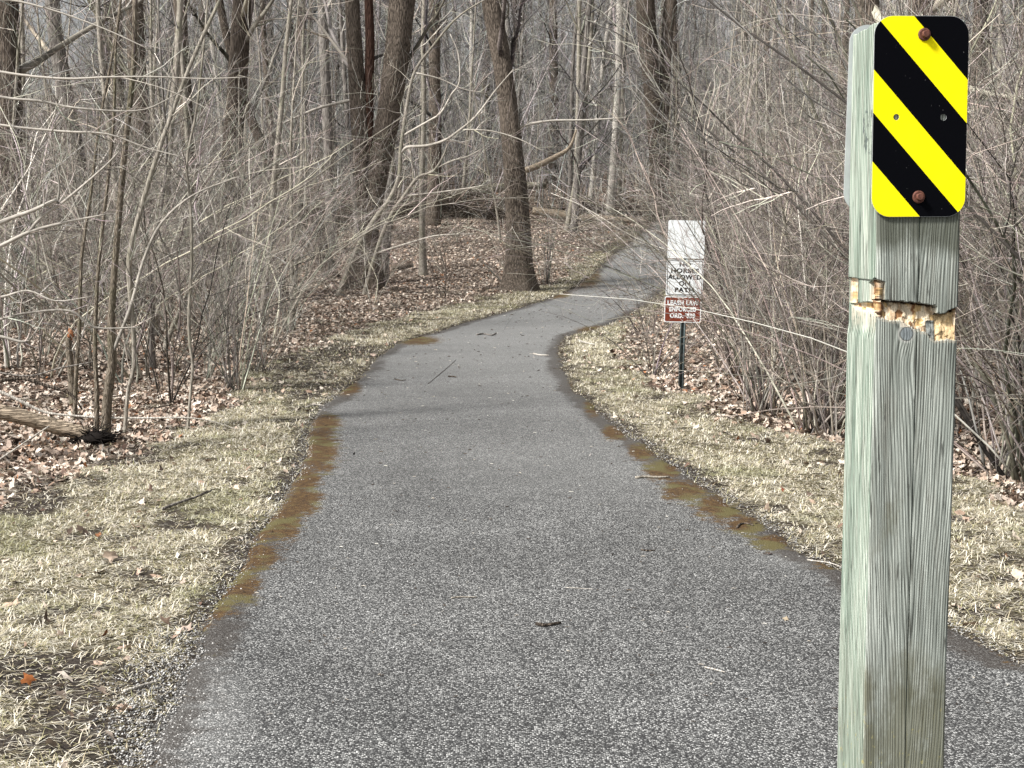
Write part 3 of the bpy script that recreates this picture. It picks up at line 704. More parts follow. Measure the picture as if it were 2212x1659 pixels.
sc_pt = W2L(post_pt(1988.5, 252.5)); PY_ = -.0035
mk = empty('marker_sign', (0, 0, 0))
Lw = np.array([sc_pt[0], PY_, sc_pt[2]])
mk.location = (corner[0] + Lw[0] * ct - Lw[1] * st, corner[1] + Lw[0] * st + Lw[1] * ct, Lw[2]); mk.rotation_euler = (0, R(-.4), TH)
tag(mk, 'yellow and black diagonal striped marker plate bolted to the post front', 'sign')
pxmm = 1 / 4963.0
hx = lambda cx: (cx - 896) * pxmm; hz = lambda cy: (894 - cy) * pxmm
plate = link('plate', curve_mesh('plate', [rrect(SW, SH, .029, 10), circ(hx(709), hz(895), .0048), circ(hx(1078), hz(897), .0052)], .0011, M_stripe), mk)
rim = link('plate_edge', curve_mesh('plate_edge', [rrect(SW + .0012, SH + .0012, .0296, 10), circ(hx(709), hz(895), .0046), circ(hx(1078), hz(897), .005)], .0007, M_alu), mk); rim.location = (0, .0007, 0)
def bolt(parent, x, z, r=.0098, y=-.0012):
    o = MB()
    prof = [(r, 0), (r, .0016), (r * .8, .0024)]
    K = 24; a_ = np.arange(K) / K * 2 * np.pi; vs = []
    for rr_, h_ in prof: vs += [(rr_ * math.cos(q_), -h_, rr_ * math.sin(q_)) for q_ in a_]
    j = np.arange(K); fs = [np.stack([i * K + j, i * K + (j + 1) % K, (i + 1) * K + (j + 1) % K, (i + 1) * K + j], 1) for i in range(2)]
    o.add(vs, fs); o.add([(prof[-1][0] * math.cos(q_), -prof[-1][1], prof[-1][0] * math.sin(q_)) for q_ in a_], [[tuple(range(K))]])
    wsh = o.build('washer', M_rust, parent); wsh.location = (x, y, z)
    o = MB(); K = 6; a_ = np.arange(K) / K * 2 * np.pi + .35; vs = []
    for rr_, h_ in [(r * .60, 0), (r * .60, .0062), (r * .50, .0074)]: vs += [(rr_ * math.cos(q_), -h_, rr_ * math.sin(q_)) for q_ in a_]
    j = np.arange(K); fs = [np.stack([i * K + j, i * K + (j + 1) % K, (i + 1) * K + (j + 1) % K, (i + 1) * K + j], 1) for i in range(2)]
    o.add(vs, fs); o.add([(r * .5 * math.cos(q_), -.0074, r * .5 * math.sin(q_)) for q_ in a_], [[tuple(range(K))]])
    hd = o.build('bolt', M_rust, parent); hd.location = (x, y - .002, z)
bolt(mk, hx(914), hz(276)); bolt(mk, hx(894), hz(1500))
# second plate on the back of the post, its rounded edge showing on the left
bk = empty('marker_sign', (0, 0, 0))
bl = np.array([PW / 2 + .0020, PD + .004, post_pt(1830, 258, POST_D + .15)[2]])
bk.location = (corner[0] + bl[0] * ct - bl[1] * st, corner[1] + bl[0] * st + bl[1] * ct, bl[2]); bk.rotation_euler = (0, R(1.0), TH + R(3))
tag(bk, 'pale grey sign back on the far side of the post, only its edge showing', 'sign')
link('plate', curve_mesh('plate', [rrect(.153, .30, .03, 10)], .0012, M_alu), bk)

# ---------------------------------------------------------------- path rule sign by the thicket
sb = at(1471, 838); SD = sb[1]
st_ = empty('path_sign', tuple(sb))
tag(st_, 'three plates, blank white, NO HORSES and brown LEASH LAW, on a thin steel post', 'sign')
ppm = FPX / (SD * CP - (1.2 - CAM_H) * SP)     # photo px per metre there
lean = math.atan2(8, 358); st_.rotation_euler = (0, lean, R(2))
topz = onY(1483, 476, SD)[2] - sb[2]
mb = MB()                                       # U-channel post
H = topz - .02
for (x0, x1, y0, y1) in ((-.030, -.012, .004, .008), (.012, .030, .004, .008), (-.0145, -.0115, .0085, .034), (.0115, .0145, .0085, .034), (-.0112, .0112, .031, .034)): mb.box((x0, y0, -.2), (x1, y1, H))
link('post', mb.mesh('post', M_steelpost), st_)
def zl(v): return topz - (v - 476) / ppm * 1.0
PWd = 80 / ppm
def text_mesh(s, size, mat, bold=0.0):
    cu = bpy.data.curves.new('lettering', 'FONT'); cu.body = s; cu.align_x = 'CENTER'; cu.align_y = 'CENTER'; cu.size = size; cu.extrude = .0004; cu.offset = bold; cu.space_character = 1.12
    o = bpy.data.objects.new('lettering', cu); me = bpy.data.meshes.new_from_object(o); bpy.data.objects.remove(o); bpy.data.curves.remove(cu)
    me.materials.clear(); me.materials.append(mat); me.transform(Matrix.Rotation(R(90), 4, 'X')); return me
def plate_at(name, v0, v1, mat, dx=0, r=.03, lab=None):
    cz = (zl(v0) + zl(v1)) / 2; h = zl(v0) - zl(v1)
    o = link(name, curve_mesh(name, [rrect(PWd, h, r, 6)], .001, mat), st_); o.location = (dx, 0, cz)
    if lab: o['label'] = lab
    return o, h
p1, h1 = plate_at('plate', 476, 557.5, M_white, .004, .022, 'blank white plate')
p2, h2 = plate_at('plate', 561, 637.5, M_white, 0, .012, 'white plate reading NO HORSES ALLOWED ON PATH')
fr_o = rrect(PWd - .018, h2 - .014, .02, 6); fr_i = rrect(PWd - .031, h2 - .027, .016, 6)
link('border', curve_mesh('border', [fr_o, fr_i], .0004, M_blackpaint), p2).location = (0, -.0016, 0)
for i, (s_, wf) in enumerate((('NO', 30), ('HORSES', 62), ('ALLOWED', 74), ('ON', 28), ('PATH', 42))):
    me = text_mesh(s_, .064, M_blackpaint, .0026)
    xs = [v_.co.x for v_ in me.vertices]; k = (wf / 80 * PWd * .98 if len(s_) > 2 else 0) / (max(xs) - min(xs)) if len(s_) > 2 else 1.15
    me.transform(Matrix.Diagonal((min(k, 1.45), 1, 1, 1)))
    o = link('lettering', me, p2); o.location = (0, -.0016, h2 / 2 - .048 - i * .0695 * (h2 / .385))
p3, h3 = plate_at('plate', 640, 696, M_white, -.010, .02, 'brown plate reading LEASH LAW ENFORCED')
link('panel', curve_mesh('panel', [rrect(PWd - .020, h3 - .020, .014, 6)], .0004, M_brownpaint), p3).location = (0, -.0016, 0)
for i, (s_, wf) in enumerate((('LEASH LAW', 72), ('ENFORCED', 62), ("ORD. '839", 58))):
    me = text_mesh(s_, .064, M_white, .0034); xs = [v_.co.x for v_ in me.vertices]
    me.transform(Matrix.Diagonal((wf / 80 * PWd * .95 / (max(xs) - min(xs)), 1, 1, 1)))
    o = link('lettering', me, p3); o.location = (0, -.0026, h3 / 2 - .068 - i * .068)
for p_, zs in ((p1, (h1 / 2 - .03, -h1 / 2 + .03)), (p3, (h3 / 2 - .02, -h3 / 2 + .02))):
    for z_ in zs:
        o = MB(); o.tubes([(0, -.001, 0), (0, -.006, 0)], [.007, .006], 8); bo = o.build('bolt', M_alu, p_); bo.location = (0, 0, z_)

# ---------------------------------------------------------------- woody plants
def spline(pts, n=4):
    pts = np.array(pts, float); out = []
    P = np.concatenate([[2 * pts[0] - pts[1]], pts, [2 * pts[-1] - pts[-2]]])
    for i in range(1, len(P) - 2):
        for k in range(n):
            s = k / n; a_, b_, c_, d_ = P[i - 1], P[i], P[i + 1], P[i + 2]
            out.append(.5 * ((2 * b_) + (-a_ + c_) * s + (2 * a_ - 5 * b_ + 4 * c_ - d_) * s * s + (-a_ + 3 * b_ - 3 * c_ + d_) * s ** 3))
    out.append(P[-2]); return np.array(out)

def twigs_on(mb, P, Rd, rg, n1=8, l1=.6, n2=4, l2=.25, r=.003, t0=.1, lift=.02, up=.0, wob=.12, ang=(.4, 1.2), n3=0):
    s, d, pr_, t_ = kids(P, Rd, n1, t0, 1, ang, rg, up)
    L = l1 * rg.uniform(.4, 1.3, len(s)) * (1.15 - .5 * t_)
    P1, R1 = grow(s, d, L, np.minimum(pr_ * .6, r * 2.2), r * .6, 6, wob, lift, rg); mb.tubes(P1, R1, 3, cap=False)
    if n2:
        s, d, pr_, t_ = kids(P1, R1, n2, .15, 1, (.4, 1.1), rg, up)
        L = l2 * rg.uniform(.4, 1.4, len(s)); P2, R2 = grow(s, d, L, np.minimum(pr_ * .75, r), r * .35, 5, wob, lift, rg); mb.tubes(P2, R2, 3, cap=False)
        if n3:
            s, d, pr_, t_ = kids(P2, R2, n3, .2, 1, (.4, 1.0), rg, up)
            P3, R3 = grow(s, d, l2 * .5 * rg.uniform(.4, 1.4, len(s)), r * .5, r * .3, 3, wob, lift, rg); mb.tubes(P3, R3, 3, cap=False)

def make_shrub(seed, H, ns, spread, lean, arch, r0=.012, n1=9, n2=6, n3=2, tw=.0038):
    rg = np.random.default_rng(seed); st_m = MB(); tw_m = MB()
    a_ = rg.uniform(0, 2 * np.pi, ns); sp_ = np.abs(rg.normal(0, spread, ns))
    d = np.stack([np.cos(a_) * sp_ + lean[0], np.sin(a_) * sp_ + lean[1], np.ones(ns)], -1)
    s = np.stack([np.cos(a_) * rg.uniform(0, .14, ns), np.sin(a_) * rg.uniform(0, .14, ns), np.full(ns, -.08)], -1)
    L = H * rg.uniform(.55, 1.15, ns); rr = r0 * rg.uniform(.5, 1.25, ns) * (L / H)
    P, Rd = grow(s, d, L, rr, rr * .22, 15, .125, 0, rg)
    t_ = np.linspace(0, 1, 15)[None]; hor = d.copy(); hor[:, 2] = 0
    drop = arch * L[:, None] * t_ ** 2.4
    P[..., 2] -= drop * .35; P[..., :2] += (hor[:, None, :2] * 1.1) * drop[..., None] * .9
    st_m.tubes(P, Rd, 5)
    s, d, pr_, tt_ = kids(P, Rd, n1, .18, .98, (.35, 1.05), rg, .25)
    L1 = H * .26 * rg.uniform(.35, 1.3, len(s)) * (1.2 - .6 * tt_)
    P1, R1 = grow(s, d, L1, np.minimum(pr_ * .65, r0 * .5), tw * .6, 8, .15, .02, rg); st_m.tubes(P1, R1, 3, cap=False)
    s, d, pr_, tt_ = kids(P1, R1, n2, .12, 1, (.35, 1.1), rg)
    P2, R2 = grow(s, d, H * .11 * rg.uniform(.4, 1.5, len(s)), np.minimum(pr_ * .7, tw), tw * .42, 5, .18, .015, rg); tw_m.tubes(P2, R2, 3, cap=False)
    if n3:
        s, d, pr_, tt_ = kids(P2, R2, n3, .2, 1, (.35, 1.0), rg)
        P3, R3 = grow(s, d, H * .045 * rg.uniform(.4, 1.5, len(s)), tw * .55, tw * .3, 3, .12, 0, rg); tw_m.tubes(P3, R3, 3, cap=False)
    return st_m, tw_m

def thing_from(name, parts, label, cat, group=None):
    """parts: [(name, mesh)] -> root empty + children"""
    r = empty(name); tag(r, label, cat, group)
    for pn, me in parts: link(pn, me, r)
    return r
def dup(root, loc, rotz=0, scale=1.0, label=None, group=None):
    r = root.copy(); COL.objects.link(r); r.location = loc; r.rotation_euler = (0, 0, rotz); r.scale = (scale,) * 3
    if label: r['label'] = label
    if group: r['group'] = group
    for c_ in list(root.children):
        k = c_.copy(); COL.objects.link(k); k.parent = r
    return r
class Proto:
    """first use moves the original, later uses copy it"""
    def __init__(s, root): s.r = root; s.used = False
    def put(s, loc, rotz=0, scale=1.0, label=None, group=None):
        if not s.used:
            s.used = True; r = s.r; r.location = loc; r.rotation_euler = (0, 0, rotz); r.scale = (scale,) * 3
            if label: r['label'] = label
            if group: r['group'] = group
            return r
        return dup(s.r, loc, rotz, scale, label, group)

# -- shrubs of the right-hand thicket: many arching canes leaning over the path
right_protos = []
for i in range(6):
    a_, b_ = make_shrub(100 + i, 3.2 + .28 * i, 12, .30, ((-.12, -.25)[i % 2], -.03), .30, (.010, .013, .010, .014, .012, .010)[i], 9, 6, 0, .0030)
    right_protos.append(Proto(thing_from('bare_shrub', [('stems', a_.mesh('stems', (M_twig_brown, M_twig_grey, M_twig_dark)[i % 3])), ('twigs', b_.mesh('twigs', (M_twig_brown, M_twig_grey)[i % 2]))],
        'leafless many stemmed shrub in the dense thicket right of the path', 'shrub', 'bare shrubs of the right thicket')))
left_protos = []
for i in range(6):
    a_, b_ = make_shrub(200 + i, 2.3 + .55 * i, 8, .34, ((.35, -.3, .1, -.1, .45, 0)[i], 0), .34, (.010, .013, .010, .015, .012, .010)[i], 8, 6, 0, .0030)
    left_protos.append(Proto(thing_from('bare_shrub', [('stems', a_.mesh('stems', (M_twig_grey, M_twig_pale, M_twig_dark)[i % 3])), ('twigs', b_.mesh('twigs', (M_twig_brown, M_twig_grey)[i % 2]))],
        'leafless grey shrub among the undergrowth left of the path', 'shrub', 'bare shrubs of the left undergrowth')))
rg = np.random.default_rng(11)
def far_from(lst, x, y, dmin): return all((x - a_) ** 2 + (y - b_) ** 2 > dmin * dmin for a_, b_ in lst)
placed = []; tries = 0
while len(placed) < 160 and tries < 9000:
    tries += 1
    y = 8.2 * (58 / 8.2) ** rg.random(); edge = pr(y) + np.interp(y, RBO[:, 0], RBO[:, 1]) + .25
    if y > 27: edge = pr(y) + .5
    x = edge + rg.random() ** 1.3 * (.36 * y + 2 - edge + 1)
    if x > .36 * y + 2 or x < edge: continue
    if y < 16.2 and x < 2.3 and abs(x - sb[0]) < .0: continue
    if y < SD + .4 and x < sb[0] * y / SD + 1.15: continue
    if not far_from(placed, x, y, .42 + .012 * y): continue
    placed.append((x, y))
    u_, v_ = project(x, y, gz0(x, y))
    if u_ < 1600 and y > SD and rg.random() < (1 if u_ < 1500 else .6): continue
    right_protos[rg.integers(3) * 2 if y < 17 else rg.integers(6)].put((x, y, float(gz(x, y))), rg.normal(0, .35), rg.uniform(.8, 1.2))
placedL = []; tries = 0
while len(placedL) < 125 and tries < 9000:
    tries += 1
    y = 9 * (62 / 9) ** rg.random(); edge = pl(y) - np.interp(y, LBO[:, 0], LBO[:, 1]) - .35
    x = edge - rg.random() ** 1.1 * (edge + .36 * y + 1.5)
    if x < -.36 * y - 2 or x > edge: continue
    u_, v_ = project(x, y, gz0(x, y)); h_ = rg.uniform(.75, 1.25)
    if u_ > 640:                               # the open leaf-covered glade
        if rg.random() > .16: continue
        h_ *= .6
    if v_ > 905 and u_ > 190: continue
    if v_ > 835 and u_ < 340: continue
    if not far_from(placedL, x, y, .5 + .015 * y): continue
    placedL.append((x, y))
    left_protos[rg.integers(6)].put((x, y, float(gz(x, y))), rg.uniform(0, 6.28), h_)

# -- explicit trees drawn as centre lines at their own depth
def px_line(pts, Y, ext=0.0, dY=0.0):
    """[(u,v,width_px)] -> world pts and radii on the plane of depth Y"""
    P = np.array([onY(u_, v_, Y + dY * i) for i, (u_, v_, w_) in enumerate(pts)]); rr = np.array([w_ for _, _, w_ in pts]) * .5 * Y / FPX
    if ext:
        d = P[-1] - P[-2]; d /= np.linalg.norm(d); P = np.concatenate([P, [P[-1] + d * ext * .5 + np.array([0, 0, .1 * ext]), P[-1] + d * ext + np.array([.03 * ext, 0, .2 * ext])]])
        rr = np.concatenate([rr, [rr[-1] * .72, rr[-1] * .4]])
    return P, rr
def limb_mesh(mb, P, rr, k=14, n=5, flare=0.0, rough=.04, seed=0):
    Q = spline(P, n); q = np.interp(np.linspace(0, len(P) - 1, len(Q)), np.arange(len(P)), rr)
    if flare:
        s = np.linalg.norm(Q - Q[0], axis=1); q = q * (1 + flare * np.exp(-s / .35))
    start = mb.n
    mb.tubes(Q, q, k, vary=False)
    if rough:
        V = mb.v[-1]; rgx = np.random.default_rng(seed); nn = len(Q)
        a_ = np.arange(k); prof = 1 + rough * rgx.normal(0, 1, k)[None] + rough * .5 * rgx.normal(0, 1, (nn, k))
        if flare: s = np.linalg.norm(Q - Q[0], axis=1)[:, None]; prof = prof + np.exp(-s / .3) * .14 * np.sin(a_[None] * 2 * np.pi / k * 4 + 1)
        C = np.repeat(Q[:, None], k, 1).reshape(-1, 3); V[:] = C + (V - C) * prof.reshape(-1, 1)
    return Q, q
def crown_for(mb, Q, q, rg, nl=6, ll=4.0, t0=.45, r=.012, lift=.05, fine=True):
    P = Q[None]; Rd = q[None]
    s, d, pr_, t_ = kids(P, Rd, nl, t0, .98, (.5, 1.2), rg, .4)
    P1, R1 = grow(s, d, ll * rg.uniform(.5, 1.2, len(s)), np.minimum(pr_ * .5, .07), .010, 9, .12, lift, rg); mb.tubes(P1, R1, 5)
    s, d, pr_, t_ = kids(P1, R1, 8, .2, 1, (.4, 1.1), rg)
    P2, R2 = grow(s, d, ll * .35 * rg.uniform(.4, 1.3, len(s)), np.minimum(pr_ * .6, .022), .005, 6, .14, lift, rg); mb.tubes(P2, R2, 3, cap=False)
    s, d, pr_, t_ = kids(P2, R2, 6, .15, 1, (.4, 1.1), rg)
    P3, R3 = grow(s, d, ll * .16 * rg.uniform(.4, 1.3, len(s)), np.minimum(pr_ * .7, .008), .003, 4, .15, lift, rg); mb.tubes(P3, R3, 3, cap=False)

def px_tree(name, label, cat, base_uv, trunks, mat, twmat=None, ext=7, crown=True, limbs=(), seed=1, flare=.35, tw=None, Y=None, k=14, group=None, nl=5, rough=.035):
    """trunks: list of (pts, mat or None). limbs: list of px polylines (branches)"""
    twmat = twmat or mat
    b0 = at(*base_uv); Y = Y or b0[1]; rg = np.random.default_rng(seed)
    root = empty(name, (0, 0, 0)); tag(root, label, cat, group)
    loc = np.array([b0[0], b0[1], b0[2]]); root.location = tuple(loc)
    cr = MB(); anyc = False
    for i, tr in enumerate(trunks):
        pts, m_ = tr if isinstance(tr, tuple) and isinstance(tr[0], list) else (tr, None)
        P, rr = px_line(pts, Y, ext); P = P - loc
        P[0, 2] -= .15
        mb = MB(); Q, q = limb_mesh(mb, P, rr, k, 6, flare, rough, seed + i)
        mb.build('trunk', m_ or mat, root, True)
        if crown: crown_for(cr, Q, q, rg, nl); anyc = True
        if tw: twigs_on(cr, Q[None], q[None], rg, *tw); anyc = True
    for pts in limbs:
        P, rr = px_line(pts, Y); P = P - loc
        # give limbs some depth
        dd = np.cumsum(rg.normal(0, .015, len(P))) ; dd -= dd[0]; P[:, 1] += dd
        mb = MB(); Q, q = limb_mesh(mb, P, rr, 6, 4, 0, .03, seed)
        mb.build('branch', twmat if len(pts) > 3 else mat, root, True)
        ln = np.linalg.norm(Q[-1] - Q[0])
        twigs_on(cr, Q[None], q[None], rg, 9, ln * .30, 4, ln * .12, .0035 if Y > 15 else .002, .12); anyc = True
    if anyc: cr.build('crown', twmat, root)
    return root

px_tree('oak_tree', 'big leaning double trunked tree left of the path bend', 'tree', (788, 630),
    [[(775, 628, 62), (790, 560, 46), (800, 480, 42), (812, 400, 46), (838, 260, 50), (858, 120, 54), (872, -20, 56), (885, -120, 50)],
     [(806, 628, 48), (798, 520, 44), (786, 400, 40), (778, 300, 38), (770, 180, 36), (763, 60, 32), (758, -60, 30)],
     ([(800, 600, 16), (800, 440, 18), (798, 300, 18), (797, 200, 20), (799, 90, 20), (795, -40, 18)], M_bark_red)],
    M_bark_oak, M_twig_grey, 6, True, [[(846, 96, 5), (870, 110, 4), (885, 140, 3), (880, 178, 2)], [(790, 210, 8), (720, 225, 6), (670, 240, 5), (600, 275, 3), (540, 330, 2)]], 21, .35)
px_tree('oak_tree', 'straight thick dark barked trunk standing alone right beside the path', 'tree', (1120, 628),
    [[(1120, 626, 72), (1120, 560, 58), (1118, 480, 54), (1113, 400, 49), (1106, 320, 45), (1098, 240, 42), (1086, 150, 40), (1070, 60, 42), (1058, -20, 44), (1045, -120, 40)]],
    M_bark_oak, M_twig_grey, 6, True, [[(1098, 290, 12), (1112, 279, 9), (1129, 272, 7), (1186, 261, 5), (1269, 259, 4), (1353, 254, 2.5)]], 22, .40, k=20)
# curved pale sapling in front of the leaning tree
px_tree('young_tree', 'pale grey crooked young tree with curving branches before the leaning trunk', 'tree', (782, 640),
    [[(782, 640, 10), (805, 570, 9), (828, 501, 9), (850, 455, 8.5), (868, 431, 8), (902, 384, 7), (935, 371, 6), (959, 334, 4), (967, 307, 3)],
     [(730, 628, 12), (770, 540, 11), (812, 470, 11), (842, 430, 10), (862, 380, 9), (866, 320, 8), (878, 234, 7), (895, 157, 6), (935, 100, 5), (989, 37, 4), (1062, -10, 3)]],
    M_bark_smooth, M_twig_pale, 0, False,
    [[(866, 330, 8), (880, 318, 7), (922, 315, 6.5), (959, 304, 6), (989, 284, 5), (1029, 250, 4), (1069, 197, 3.2), (1109, 150, 2)],
     [(872, 292, 5), (925, 262, 4.5), (952, 244, 4), (975, 204, 3.5), (992, 177, 3), (990, 117, 2.5), (972, 73, 1.8)],
     [(1000, 280, 4), (1060, 283, 3.5), (1120, 300, 2.5), (1180, 330, 1.5)], [(905, 385, 4), (970, 350, 3.5), (1010, 338, 3), (1040, 322, 2)],
     [(896, 157, 4), (950, 170, 3), (1000, 192, 2.5), (1045, 200, 1.5)], [(870, 424, 4), (950, 415, 3.5), (1020, 405, 3), (1054, 398, 2.5)], [(813, 547, 5), (900, 520, 4), (950, 508, 3), (1024, 505, 2)]],
    31, .15, k=8, tw=(14, 1.1, 5, .4, .0045, .25))
px_tree('young_tree', 'slim straight grey trunk rising from the leafy glade between the two big trees', 'tree', (914, 596),
    [[(914, 596, 17), (912, 500, 13), (911, 400, 12), (914, 320, 11), (916, 200, 10), (914, 80, 9), (918, -40, 8)]], M_bark_smooth, M_twig_grey, 4, True, (), 33, .3, k=10, nl=6, tw=(8, .9, 4, .3, .004, .3))
# cut or snapped stump beside the leaning tree
px_tree('broken_tree', 'snapped grey trunk with pale splintered top beside the leaning tree', 'tree', (822, 606),
    [[(826, 606, 26), (832, 520, 27), (838, 440, 28), (842, 400, 26), (846, 372, 12)]], M_bark_far, None, 0, False, (), 35, .2, k=12, rough=.07)
# left side trunks
def big(label, base, pts, mat=M_bark_dark, seed=1, ext=6, flare=.25, k=14, **kw):
    return px_tree('woodland_tree', label, 'tree', base, [pts], mat, M_twig_grey, ext, True, (), seed, flare, k=k, **kw)
big('dark furrowed trunk filling the left edge of the wood', (30, 700), [(30, 700, 64), (26, 520, 58), (22, 350, 56), (20, 180, 54), (14, 0, 52)], seed=41)
big('grey trunk seen second from the left edge', (118, 640), [(200, 640, 34), (190, 500, 32), (170, 350, 32), (140, 200, 34), (118, 60, 32), (110, -50, 30)], M_bark_far, 42)
big('dark reddish trunk behind the scaly saplings on the left', (330, 650), [(318, 650, 44), (312, 500, 40), (305, 300, 40), (296, 150, 38), (290, 0, 38)], M_bark_oak, 43)
big('dark trunk rising behind the shrubs at the middle of the left wood', (505, 640), [(505, 640, 46), (498, 500, 44), (500, 350, 42), (512, 200, 42), (520, 60, 40), (526, -40, 38)], seed=44)
big('brown trunk beside the dark middle trunk of the left wood', (430, 620), [(430, 620, 34), (424, 480, 30), (408, 320, 30), (396, 160, 30), (388, 0, 28)], M_bark_oak, 45)
big('leaning dark trunk left of the leaning double tree', (705, 600), [(720, 600, 30), (690, 520, 28), (640, 440, 26), (590, 360, 24), (540, 250, 20), (500, 120, 18), (470, -20, 16)], seed=46)
big('grey trunk just left of the leaning double tree', (716, 540), [(716, 540, 26), (712, 380, 22), (704, 200, 22), (698, 60, 22), (694, -40, 20)], M_bark_far, 47)
big('dark split trunk at top right above the white sign', (1400, 470), [(1425, 470, 34), (1418, 330, 32), (1408, 200, 34), (1400, 90, 42), (1392, -20, 40)], M_bark_dark, 48)
big('second stem beside the dark split trunk at top right', (1440, 468), [(1432, 468, 22), (1436, 300, 24), (1438, 150, 24), (1445, 40, 26), (1452, -20, 26)], M_bark_oak, 49)
big('thick brown trunk directly behind the top of the striped sign', (1900, 800), [(1890, 800, 50), (1886, 500, 48), (1880, 200, 50), (1872, 0, 52), (1868, -60, 50)], M_bark_oak, 50, Y=18)
big('dark trunk just right of the striped sign', (2125, 760), [(2128, 760, 34), (2120, 500, 32), (2112, 250, 34), (2118, 60, 36), (2122, -50, 34)], M_bark_dark, 51, Y=21)
big('broad trunk half hidden behind the post top', (2000, 790), [(1990, 790, 60), (1985, 500, 58), (1985, 200, 56), (1990, 0, 56), (1992, -60, 54)], M_bark_oak, 52, Y=20)
big('pale slender birch like trunk in the far middle of the wood', (1330, 470), [(1316, 470, 16), (1326, 330, 14), (1334, 200, 14), (1338, 60, 15), (1340, -30, 14)], M_bark_pale, 53)
big('pale thin trunk right of the thick lone tree', (1262, 500), [(1222, 500, 11), (1245, 380, 10), (1262, 250, 10), (1275, 100, 9), (1282, -20, 8)], M_bark_smooth, 54)
big('straight young trunk near the fallen logs', (1242, 500), [(1238, 500, 12), (1244, 420, 10), (1247, 300, 10), (1250, 150, 9), (1252, -20, 9)], M_bark_smooth, 55)

# scaly saplings near left and smooth leaning stem
def nearsap(label, base, pts, mat, seed, limbs=(), tw=(16, .7, 5, .25, .0022, .15), **kw):
    return px_tree('sapling', label, 'sapling', base, [pts], mat, M_twig_grey, 2.0, False, limbs, seed, .12, tw=tw, k=10, **kw)
nearsap('scaly barked sapling, thickest of the cluster beside the fallen log', (230, 930), [(226, 932, 21), (232, 860, 20), (242, 780, 20), (240, 700, 17), (246, 600, 14), (258, 450, 14), (272, 300, 13), (288, 150, 12), (292, 0, 11)], M_bark_flaky, 61,
    [[(236, 780, 9), (270, 700, 8), (290, 640, 8), (312, 560, 7), (350, 480, 6), (420, 420, 4), (520, 380, 2.5)]])
nearsap('thin scaly stem close left of the thickest sapling', (206, 930), [(207, 930, 11), (209, 850, 10), (205, 760, 10), (207, 680, 9), (214, 560, 8), (232, 400, 8), (246, 250, 7), (250, 100, 6), (262, -10, 5)], M_bark_flaky, 62)
nearsap('smooth grey stem leaning right past the scaly saplings', (268, 930), [(267, 929, 8), (276, 850, 8), (290, 780, 8), (282, 640, 12), (280, 552, 12), (302, 460, 11), (335, 350, 10), (378, 227, 9), (421, 117, 8), (470, 10, 7), (490, -40, 6)], M_bark_smooth, 63)
nearsap('forked slender sapling at the centre of the left undergrowth', (405, 925), [(404, 900, 6), (412, 840, 6), (416, 790, 6), (410, 740, 7), (408, 680, 7), (414, 560, 7), (412, 450, 6), (404, 350, 6), (424, 240, 5), (440, 100, 4)], M_bark_smooth, 64,
    [[(408, 690, 4), (390, 640, 4), (372, 560, 3.5), (345, 500, 3), (338, 440, 2)]])
nearsap('upright thin sapling rooted behind the scaly cluster', (148, 900), [(160, 880, 9), (165, 800, 9), (172, 700, 9), (176, 560, 8), (196, 420, 7), (216, 260, 7), (246, 100, 6)], M_bark_flaky, 65)
nearsap('grey sapling with short stubs halfway to the big trees', (330, 790), [(330, 790, 14), (328, 720, 13), (330, 640, 12), (322, 560, 8), (345, 470, 7), (360, 340, 6), (352, 200, 5)], M_bark_far, 66)
nearsap('sapling leaning right from the middle of the left leaves', (352, 760), [(340, 800, 12), (360, 740, 12), (385, 680, 10), (420, 600, 9), (470, 520, 7), (545, 455, 5), (640, 410, 3)], M_bark_smooth, 67)
# fan-shaped clump of thin canes at the litter edge
def fan_clump(name, label, base, seed, n, Hm, sp, mat, r=.006, cat='shrub'):
    b0 = at(*base); rg = np.random.default_rng(seed); mb = MB(); tb = MB()
    a_ = rg.normal(0, sp, n); d = np.stack([np.sin(a_), rg.normal(0, .15, n), np.cos(a_)], -1)
    s = np.stack([rg.normal(0, .07, n), rg.normal(0, .07, n), np.full(n, -.05)], -1)
    P, Rd = grow(s, d, Hm * rg.uniform(.5, 1.1, n), r * rg.uniform(.6, 1.3, n), .0015, 10, .05, 0, rg)
    t_ = np.linspace(0, 1, 10)[None]; P[..., 0] += np.sin(a_)[:, None] * Hm * .35 * t_ ** 2.5; P[..., 2] -= np.abs(np.sin(a_))[:, None] * Hm * .3 * t_ ** 2.5
    mb.tubes(P, Rd, 5); twigs_on(tb, P, Rd, rg, 7, Hm * .14, 3, Hm * .05, .0018, .3)
    r_ = empty(name, tuple(b0)); tag(r_, label, cat); mb.build('stems', mat, r_); tb.build('twigs', mat, r_); return r_
fan_clump('bare_shrub', 'fan shaped clump of thin upright canes at the leaf edge left of the path', (508, 842), 71, 34, 2.2, .32, M_twig_grey)
fan_clump('bare_shrub', 'small spray of arching canes right of the fan shaped clump', (560, 800), 72, 24, 2.0, .38, M_twig_grey)
fan_clump('bare_shrub', 'thin stemmed bush touching the foot of the lone thick trunk', (1100, 622), 73, 12, 2.6, .35, M_twig_grey, .012)
fan_clump('bare_shrub', 'low twiggy bush just right of the lone thick trunk', (1180, 612), 74, 10, 3.0, .25, M_twig_grey, .012)
fan_clump('bare_shrub', 'low spreading twigs reaching over the path from the right bank', (1400, 726), 75, 18, 1.5, .5, M_twig_brown, .007)
fan_clump('bare_shrub', 'twiggy bush at the foot of the white sign post', (1418, 812), 76, 22, 1.7, .45, M_twig_brown, .006)
fan_clump('bare_shrub', 'reddish brown cane clump between the sign and the timber post', (1650, 890), 77, 40, 3.2, .24, M_twig_brown, .008)
